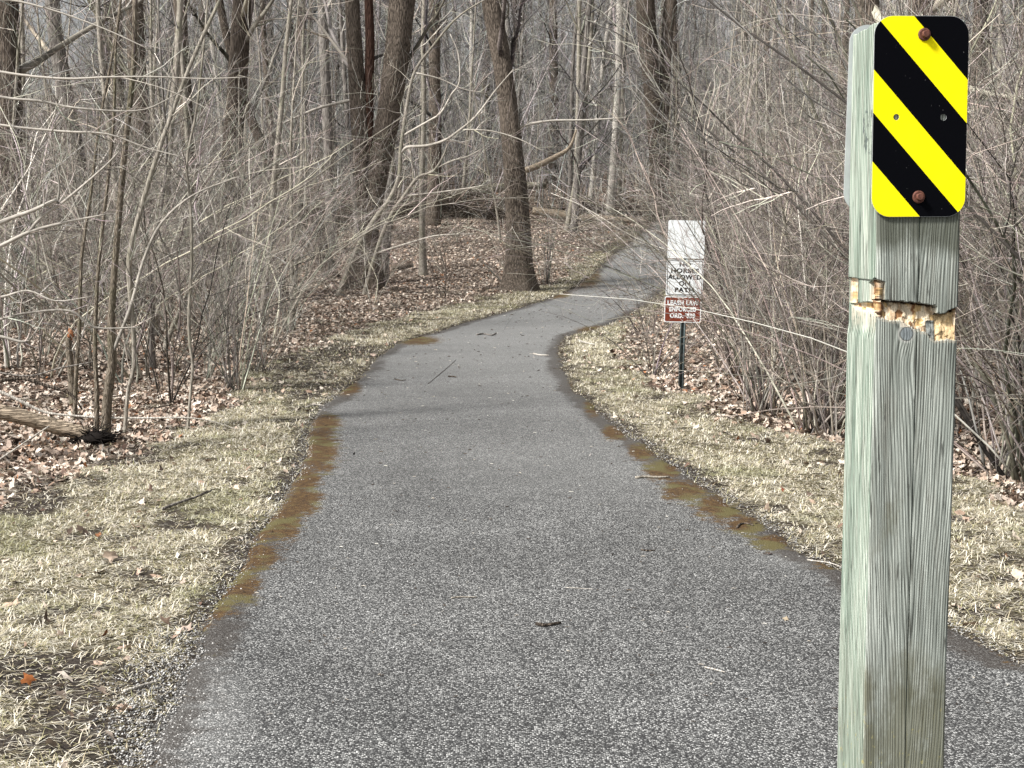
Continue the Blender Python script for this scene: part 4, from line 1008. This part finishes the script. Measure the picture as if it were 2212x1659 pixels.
fan_clump('bare_shrub', 'tall cane clump close against the left side of the timber post', (1760, 930), 78, 50, 3.4, .38, M_twig_brown, .009)
fan_clump('bare_shrub', 'cane clump to the right of the timber post', (2180, 1020), 79, 40, 3.0, .40, M_twig_brown, .009)
# twigs in front of the white sign
fan_clump('bare_shrub', 'wiry shrub whose thin twigs cross in front of the sign plates', (1610, 862), 80, 6, 2.5, .25, M_twig_brown, .006).rotation_euler = (0, R(-14), 0)

# tree off the left edge whose long branches cross the view
Yb = 11.0
offl = px_tree('woodland_tree', 'pale bare branches reaching in from the left edge across the undergrowth', 'tree', (-160, 1000),
    [[(-150, 1000, 60), (-160, 700, 56), (-165, 300, 54), (-170, 0, 50)]], M_bark_far, M_twig_grey, 2, False,
    [[(-150, 120, 12), (0, 155, 6), (134, 170, 5), (234, 167, 4), (334, 166, 3), (440, 170, 2.5), (534, 167, 1.5)],
     [(-150, 170, 12), (0, 209, 6), (84, 218, 5.5), (167, 234, 5), (294, 240, 3.5), (360, 217, 2.5), (420, 180, 2)],
     [(-150, 240, 12), (0, 270, 5.5), (134, 284, 5), (234, 290, 4), (320, 320, 3), (400, 340, 2)],
     [(-150, 560, 12), (0, 481, 10), (67, 457, 9), (124, 431, 7)],
     [(-150, 600, 14), (0, 532, 9), (67, 500, 8), (150, 478, 5), (227, 463, 3)],
     [(63, 500, 7), (90, 468, 6.5), (134, 438, 6), (187, 394, 5), (234, 354, 4), (264, 324, 2.5)],
     [(124, 440, 6), (128, 400, 5), (118, 350, 4), (108, 300, 3)],
     [(-60, 700, 8), (0, 690, 7), (60, 676, 6), (150, 672, 6), (200, 708, 5), (300, 708, 3)],
     [(-60, 640, 8), (0, 642, 6), (60, 628, 5), (120, 650, 3.5), (200, 640, 2)],
     [(-40, 730, 8), (0, 727, 7), (50, 738, 6), (70, 728, 5), (100, 680, 3)],
     [(-40, 40, 8), (0, 0, 5), (100, 18, 4), (220, 60, 3), (330, 110, 2)]], 91, Y=Yb, tw=None)

# thicket of saplings further back, both sides: young trees as copies
sap_protos = []
for i in range(5):
    rg2 = np.random.default_rng(300 + i); mb = MB(); cb = MB()
    H = 5.0 + 1.0 * i
    P, Rd = grow(np.zeros((1, 3)) - [0, 0, .1], np.array([[rg2.normal(0, .1), rg2.normal(0, .05), 1]]), H, .035 + .008 * i, .008, 14, .035, .01, rg2)
    mb.tubes(P, Rd, 8)
    twigs_on(cb, P, Rd, rg2, 26, H * .22, 6, H * .07, .0045, .15, n3=0)
    sap_protos.append(Proto(thing_from('sapling', [('trunk', mb.mesh('trunk', M_bark_smooth, True)), ('twigs', cb.mesh('twigs', M_twig_grey))],
        'thin bare sapling among the undergrowth behind the path', 'sapling', 'thin saplings in the undergrowth')))
rg = np.random.default_rng(17); pp = []; tries = 0
while len(pp) < 125 and tries < 9000:
    tries += 1
    y = 24 * (75 / 24) ** rg.random(); x = rg.uniform(-.37, .37) * y
    d_, s_ = out_dist(np.array([x]), np.array([y]))
    if d_[0] < 1.3 and y < 55: continue
    u_, v_ = project(x, y, gz0(x, y))
    if 700 < u_ < 1420 and y < 62 and rg.random() < .85: continue
    if not far_from(pp, x, y, .5 + .01 * y): continue
    pp.append((x, y)); sap_protos[rg.integers(5)].put((x, y, float(gz(x, y))), rg.uniform(0, 6.28), rg.uniform(.75, 1.3))

# far wood: trees as copies
far_protos = []
for i in range(7):
    rg2 = np.random.default_rng(400 + i); mb = MB(); cb = MB(); H = 14 + 1.4 * i; r0 = (.10, .13, .17, .21, .26, .14, .11)[i]
    P, Rd = grow(np.zeros((1, 3)) - [0, 0, .3], np.array([[rg2.normal(0, .07), rg2.normal(0, .04), 1]]), H, r0, r0 * .3, 14, .022, .01, rg2)
    limb_mesh(mb, P[0], Rd[0], 9, 2, .25, .05, i)
    s, d, pr_, t_ = kids(P, Rd, 26, .10, .98, (.5, 1.3), rg2, .35)
    P1, R1 = grow(s, d, H * .20 * rg2.uniform(.4, 1.2, len(s)), np.minimum(pr_ * .38, .05), .010, 8, .13, .05, rg2); cb.tubes(P1, R1, 4)
    s, d, pr_, t_ = kids(P1, R1, 7, .15, 1, (.4, 1.1), rg2)
    P2, R2 = grow(s, d, H * .075 * rg2.uniform(.4, 1.3, len(s)), np.minimum(pr_ * .6, .016), .005, 5, .15, .03, rg2); cb.tubes(P2, R2, 3, cap=False)
    s, d, pr_, t_ = kids(P2, R2, 6, .15, 1, (.4, 1.1), rg2)
    P3, R3 = grow(s, d, H * .035 * rg2.uniform(.4, 1.3, len(s)), .008, .004, 4, .15, 0, rg2); cb.tubes(P3, R3, 3, cap=False)
    bm_ = (M_bark_far, M_bark_far, M_bark_oak, M_bark_dark, M_bark_oak, M_bark_pale, M_bark_smooth)[i]
    far_protos.append(Proto(thing_from('woodland_tree', [('trunk', mb.mesh('trunk', bm_, True)), ('crown', cb.mesh('crown', M_twig_far))],
        'leafless trunk standing in the far wood behind the glade', 'tree', 'bare trees of the far wood')))
rg = np.random.default_rng(23); pp = []; tries = 0
while len(pp) < 270 and tries < 20000:
    tries += 1
    y = 56 + (185 - 56) * rg.random() ** .85; x = rg.uniform(-.37, .37) * y
    d_, s_ = out_dist(np.array([x]), np.array([y]))
    if d_[0] < 2 and y < 60: continue
    if -.31 < x / y < -.27 and rg.random() < .9: continue
    if not far_from(pp, x, y, 1.6): continue
    pp.append((x, y)); far_protos[rg.integers(7)].put((x, y, float(gz(x, y))), rg.uniform(0, 6.28), rg.uniform(.8, 1.25))

# underbrush of the far wood: uncountable thin stems and twigs
rg = np.random.default_rng(29); mb = MB(); n = 9000
y = 62 + (165 - 62) * rg.random(n) ** .9; x = rg.uniform(-.38, .38, n) * y
k = ~((x / y > -.315) & (x / y < -.265) & (rg.random(n) < .6)); x, y = x[k], y[k]; n = len(x)
s = np.stack([x, y, gz(x, y) - .1], -1); d = np.stack([rg.normal(0, .22, n), rg.normal(0, .1, n), np.ones(n)], -1)
P, Rd = grow(s, d, np.where(rg.random(n) < .2, rg.uniform(8, 17, n), rg.uniform(1.5, 8, n)), rg.uniform(.010, .034, n), .004, 7, .08, 0, rg); mb.tubes(P, Rd, 3, cap=False)
s, d, pr_, t_ = kids(P, Rd, 6, .15, 1, (.4, 1.3), rg)
P1, R1 = grow(s, d, rg.uniform(.3, 1.8, len(s)), np.minimum(pr_ * .7, .010), .003, 5, .16, .02, rg); mb.tubes(P1, R1, 3, cap=False)
s, d, pr_, t_ = kids(P1, R1, 3, .15, 1, (.4, 1.3), rg)
P2, R2 = grow(s, d, rg.uniform(.15, .7, len(s)), .006, .003, 3, .16, .0, rg); mb.tubes(P2, R2, 3, cap=False)
tag(mb.build('underbrush', M_twig_far), 'grey tangle of thin stems filling the far wood', 'underbrush', None, 'stuff')

# ---------------------------------------------------------------- fallen wood
def log(name, label, cat, pts, Y, mat, k=14, seed=1, dz=0.0, dY=0.0, rough=.07):
    """pts [(u,v,w)] on the plane of depth Y, dY shifts depth along the log"""
    P = np.array([onY(u_, v_, Y + dY * i) for i, (u_, v_, w_) in enumerate(pts)]); rr = np.array([w_ for _, _, w_ in pts]) * .5 * Y / FPX
    loc = P[0].copy(); mb = MB(); limb_mesh(mb, P - loc, rr, k, 5, 0, rough, seed)
    o = mb.build(name, mat, None, True, tuple(loc)); tag(o, label, cat); return o
lY = at(235, 955)[1] + .1
lg = log('fallen_log', 'weathered barkless log lying in the leaves at the lower left', 'log', [(-140, 845, 30), (-60, 868, 30), (0, 888, 29), (60, 903, 29), (130, 923, 29), (190, 938, 27)], lY, M_deadwood, 18, 3)
# rotten black end of that log
def blob(name, label, cat, base, rx, ry, rz, mat, seed, parent=None, lumps=.35, zoff=0):
    rg = np.random.default_rng(seed); b0 = base; n1, n2 = 14, 24; V = []
    for i in range(n1 + 1):
        th = math.pi * i / n1
        for j in range(n2):
            ph = 2 * math.pi * j / n2; q_ = 1 + lumps * (vnoise(np.array(3 + math.cos(ph) * 2.2 + i * .35), np.array(5 + math.sin(ph) * 2.2 + seed)) - .5) + rg.normal(0, .05)
            V.append((rx * q_ * math.sin(th) * math.cos(ph), ry * q_ * math.sin(th) * math.sin(ph), rz * q_ * math.cos(th)))
    i, j = np.meshgrid(np.arange(n1), np.arange(n2), indexing='ij'); i = i.ravel(); j = j.ravel()
    f = np.stack([i * n2 + j, (i + 1) * n2 + j, (i + 1) * n2 + (j + 1) % n2, i * n2 + (j + 1) % n2], 1)
    mb = MB(); mb.add(V, [f]); o = mb.build(name, mat, parent, False, tuple(b0)); 
    if label: tag(o, label, cat)
    return o
pe = onY(205, 946, lY) - np.array(lg.location)
blob('rotten_end', None, None, pe, .13, .12, .055, M_black, 5, lg)
_r = np.random.default_rng(77); _m = MB(); _n = 160; _s = _r.normal(0, 1, (_n, 3)) * [.07, .06, .02]; _d = _s / [.07, .06, .05] + [.5, 0, .1]
_P, _R = grow(_s, _d, _r.uniform(.05, .2, _n), .006, .002, 5, .3, -.08, _r); _m.tubes(_P, _R, 3, cap=False, vary=False)
_m.build('root_fibres', M_black, lg, False, tuple(pe))
log('fallen_branch', 'long pale dead branch lying above the barkless log', 'branch', [(-60, 830, 7), (0, 846, 7), (60, 874, 7), (100, 891, 6), (160, 898, 5), (230, 902, 5), (320, 903, 4.5), (390, 902, 4), (450, 908, 2.5), (520, 930, 1.5)], lY + .6, M_bark_pale, 8, 5)
log('fallen_branch', 'bare white stick propped across the leaves at the left edge', 'branch', [(-30, 1010, 4), (0, 992, 4), (50, 958, 3.5), (107, 920, 3)], lY - 1.2, M_bark_pale, 6, 6)
log('fallen_branch', 'dark arching dead branch at the left edge above the log', 'branch', [(-30, 838, 9), (0, 823, 8), (50, 818, 8), (100, 833, 7), (150, 850, 7), (178, 885, 4)], lY + .3, M_bark_dark, 8, 7)
log('fallen_branch', 'thin dark branch bridging from the log pile to the saplings', 'branch', [(-30, 800, 4), (60, 812, 4), (130, 795, 3.5), (200, 782, 3)], lY + 1, M_bark_far, 6, 8)
st_snag = px_tree('broken_tree', 'short snapped sapling stub with an orange brown broken top at the left', 'stump', (158, 868),
    [[(158, 868, 14), (154, 820, 13), (150, 770, 13), (147, 730, 12)]], M_bark_flaky, None, 0, False, (), 85, .2, k=10)
M_orange = simple('fresh_break', (.26, .11, .05), .8, 0, .5, 60)
p_ = onY(152, 722, at(158, 868)[1]) - np.array(st_snag.location)
blob('broken_top', None, None, p_, .022, .02, .045, M_orange, 9, st_snag, 1.2)

# fallen trunks and brush pile at the back of the glade
bY = at(960, 478)[1] + 2
log('fallen_log', 'long mossy fallen trunk behind the glade, above the brush pile', 'log', [(860, 452, 20), (920, 440, 20), (980, 424, 22), (1040, 410, 20), (1090, 404, 18), (1180, 400, 14)], bY + 2, M_log_pale, 12, 11)
log('fallen_log', 'dark fallen trunk running into the brush pile at the back', 'log', [(700, 478, 22), (780, 470, 24), (860, 468, 24), (930, 462, 22), (1070, 460, 18)], bY + .5, M_log_dark, 12, 12)
log('fallen_log', 'pale fallen log right of the lone thick trunk', 'log', [(1150, 455, 14), (1200, 462, 17), (1260, 470, 17), (1330, 474, 13), (1400, 478, 9)], at(1250, 485)[1] + .5, M_deadwood, 12, 13)
log('fallen_log', 'brown fallen log lying just behind the pale one', 'log', [(1220, 446, 15), (1280, 450, 17), (1350, 455, 16), (1420, 462, 12)], at(1250, 470)[1] + 4, M_log_dark, 12, 14)
log('fallen_branch', 'broken barkless limb slanting up right of the lone thick trunk', 'branch', [(1122, 372, 13), (1160, 358, 13), (1200, 338, 11), (1230, 318, 7), (1245, 280, 4)], 44, M_deadwood, 10, 15)
log('fallen_log', 'short rotten log in the leaves between the big trees', 'log', [(846, 580, 8), (870, 576, 10), (893, 572, 8)], at(870, 582)[1], M_bark_oak, 8, 16)
log('fallen_log', 'small dark log lying near the foot of the leaning tree', 'log', [(838, 627, 7), (860, 625, 9), (882, 628, 6)], at(860, 632)[1], M_bark_dark, 8, 17)
def brushpile(label, u0, u1, v0, seed, n=260, h=1.2):
    rg = np.random.default_rng(seed); mb = MB(); a0 = at(u0, v0); a1 = at(u1, v0); c0 = (a0 + a1) / 2; L = np.linalg.norm(a1 - a0)
    t_ = rg.uniform(-.5, .5, n); s = np.stack([t_ * L, rg.normal(1.4, .6, n), np.abs(rg.normal(0, h * .45, n)) * (1.1 - 1.2 * np.abs(t_))], -1)
    a_ = rg.uniform(0, 2 * np.pi, n); d = np.stack([np.cos(a_), np.sin(a_) * .6, rg.normal(.12, .35, n)], -1)
    P, Rd = grow(s, d, rg.uniform(.5, 2.4, n), rg.uniform(.008, .035, n), .004, 7, .12, -.03, rg); P[..., 2] = np.maximum(P[..., 2], 0); mb.tubes(P, Rd, 4, cap=False)
    twigs_on(mb, P, Rd, rg, 6, .6, 2, .25, .006, .1)
    return tag(mb.build('brush_pile', M_bark_dark, None, False, tuple(c0)), label, 'brush pile')
brushpile('low dark heap of dead branches at the back of the leafy glade', 860, 1075, 476, 81, 420, 1.3)
brushpile('tangle of dark dead branches left of the leaning tree', 640, 770, 500, 82, 200, 1.4)
brushpile('loose dead branches heaped around the fallen logs on the right', 1200, 1420, 470, 83, 160, .7)

# ---------------------------------------------------------------- small things on the path and verges
def stick(label, pts, w, mat, cat='stick', name='stick', fork=False, seed=0):
    """pts in photo coordinates on the ground"""
    rg = np.random.default_rng(seed); P = np.array([at(u_, v_) for u_, v_ in pts]); Yc = P[:, 1].mean(); r = w * .5 * Yc / FPX
    P[:, 2] = np.maximum(gz0(P[:, 0], P[:, 1]) + .012, gz(P[:, 0], P[:, 1])) + r * .9
    loc = P.mean(0); mb = MB(); rr = r * np.linspace(1, .65, len(P)); limb_mesh(mb, P - loc, rr, 7, 3, 0, .12, seed)
    if fork:
        Q = P - loc; i = len(Q) // 2; mb.tubes(np.stack([Q[i], Q[i] + (Q[-1] - Q[0]) * .2 + [0, .04, r]]), np.array([r * .6, r * .3]), 5)
    return tag(mb.build(name, mat, None, True, tuple(loc)), label, cat)
stick('straight grey stick lying at the right edge of the asphalt', [(1373, 1038), (1395, 1036), (1420, 1037), (1446, 1036)], 6, M_bark_smooth, seed=1)
stick('short black stick lying alone in the middle of the near asphalt', [(1158, 1357), (1175, 1360), (1190, 1358), (1211, 1354)], 8, M_bark_dark, seed=2)
stick('small grey stick on the asphalt left of the black one', [(975, 1299), (990, 1297), (1005, 1297), (1030, 1297)], 4, M_bark_smooth, seed=3)
stick('tapering grey branch lying in the left grass verge', [(352, 1106), (390, 1092), (425, 1080), (456, 1067)], 7, M_bark_far, seed=4, fork=True)
stick('pale peeled stick where the left grass meets the gravel', [(268, 1504), (295, 1496), (320, 1488), (344, 1482)], 9, M_bark_pale, seed=5)
stick('white sliver of wood on the far asphalt', [(1152, 767), (1165, 770), (1185, 771)], 3.5, M_bark_pale, seed=6)
stick('short dark twig on the asphalt beneath the pale crumpled leaf', [(968, 817), (978, 817), (985, 818)], 4, M_bark_dark, seed=7)
stick('long hair thin twig crossing the middle of the far asphalt', [(925, 832), (945, 815), (965, 798), (985, 780)], 1.3, M_bark_dark, seed=8)
stick('pale thin twig curled at the asphalt edge beside the timber post', [(1744, 1216), (1765, 1219), (1790, 1222), (1812, 1229)], 4, M_bark_pale, seed=9)
stick('tiny cracked twig on the asphalt right of centre', [(1385, 1194), (1400, 1196), (1415, 1195)], 4, M_bark_dark, seed=10)
stick('small pale straw on the near asphalt towards the post', [(1522, 1449), (1540, 1453), (1566, 1460)], 4, M_bark_pale, seed=11)
stick('brown curved bark strip on the moss at the right edge', [(1592, 1146), (1600, 1138), (1615, 1137), (1626, 1141)], 5, M_bark_dark, seed=12)
stick('grey twig on the right grass near the asphalt edge', [(1380, 918), (1400, 921), (1430, 922)], 4, M_bark_smooth, seed=13)
stick('thin twig on the left asphalt edge by the dark soil', [(660, 884), (680, 878), (700, 880)], 3, M_bark_pale, seed=14)
stick('small dark twig on the asphalt far left of centre', [(852, 822), (866, 825), (876, 824)], 2.5, M_bark_dark, seed=15)
stick('little heap of twigs on the far asphalt', [(1030, 726), (1045, 724), (1062, 727), (1072, 722)], 3.5, M_bark_far, seed=16, fork=True)
stick('pale stick lying on moss at the inner bend of the path', [(1250, 738), (1262, 743), (1285, 748)], 4.5, M_bark_pale, seed=17)
stick('thin straw on the near asphalt in front', [(1222, 1275), (1250, 1277), (1282, 1279)], 2, M_bark_pale, seed=18)
def one_leaf(label, uv, size, col, seed, tilt=.4, name='fallen_leaf', K=11):
    p = at(*uv); rg = np.random.default_rng(seed); z = max(float(gz0(p[0], p[1])) + .013, float(gz(p[0], p[1])) + .004)
    v_, f_, c_ = leaves_mesh(np.array([0.]), np.array([0.]), np.array([0.]), size * p[1] / FPX, rg, np.array([col]), tilt, K)
    return tag(link(name, mesh_np(name, v_, [f_], M_leaf, c_), None, (p[0], p[1], z)), label, 'leaf')
one_leaf('upright rusty orange oak leaf in the near left grass', (62, 1488), 22, (.42, .15, .05), 3, .9)
one_leaf('cream white maple leaf lying at the right asphalt edge', (1580, 1102), 17, (.82, .76, .64), 5, .3)
one_leaf('pale crumpled leaf in the middle of the far asphalt', (990, 799), 7, (.75, .72, .68), 6, .6)
one_leaf('tiny pale leaf lying on the near asphalt left of the post', (1698, 1346), 9, (.60, .50, .36), 7)
one_leaf('dark red curled leaf on the asphalt near the right verge', (1664, 1203), 9, (.12, .045, .04), 8, .9)
one_leaf('grey acorn cap sized leaf scrap on the asphalt right of centre', (1276, 988), 6, (.45, .42, .40), 9, .9)
one_leaf('small black leaf scrap on the asphalt near the left edge', (765, 987), 6, (.03, .03, .03), 10, .9)
one_leaf('reddish leaf lying in the middle of the right grass verge', (1690, 1066), 11, (.30, .10, .06), 11, .9)
one_leaf('tan leaf curled on the right grass near the thicket', (1546, 917), 13, (.48, .25, .13), 12, .9)

# tiny bits of debris on the asphalt
rg = np.random.default_rng(41)
x, y = scatter(900, lambda y: pl(y), lambda y: pr(y), 5, 36, lambda x, y: np.full(len(x), .8), rg); n = len(x)
mb = MB(); a_ = rg.uniform(0, 6.28, n); L = rg.uniform(.008, .035, n) * np.interp(y, [5, 30], [.7, 1.8])
s = np.stack([x, y, gz0(x, y) + .016], -1); e = s + np.stack([np.cos(a_) * L, np.sin(a_) * L, np.zeros(n)], -1); mid = (s + e) / 2 + rg.normal(0, .003, (n, 3)) * [1, 1, 0] + [0, 0, .002]
rd = rg.uniform(.0008, .0026, n)[:, None] * np.interp(y, [5, 30], [.8, 2.2])[:, None] * np.array([[1, 1.2, .6]])
cols = np.array([(.06, .045, .035), (.10, .075, .055), (.5, .46, .40), (.7, .68, .62)])[rg.choice(4, n, p=[.45, .25, .2, .1])]
P = np.stack([s, mid, e], 1); mb.tubes(P, rd, 4, cap=False); mb.c = [np.repeat(cols, 12, 0)]
tag(mb.build('twig_litter', M_stone), 'scattered crumbs of twig and bark on the asphalt', 'debris', None, 'stuff')
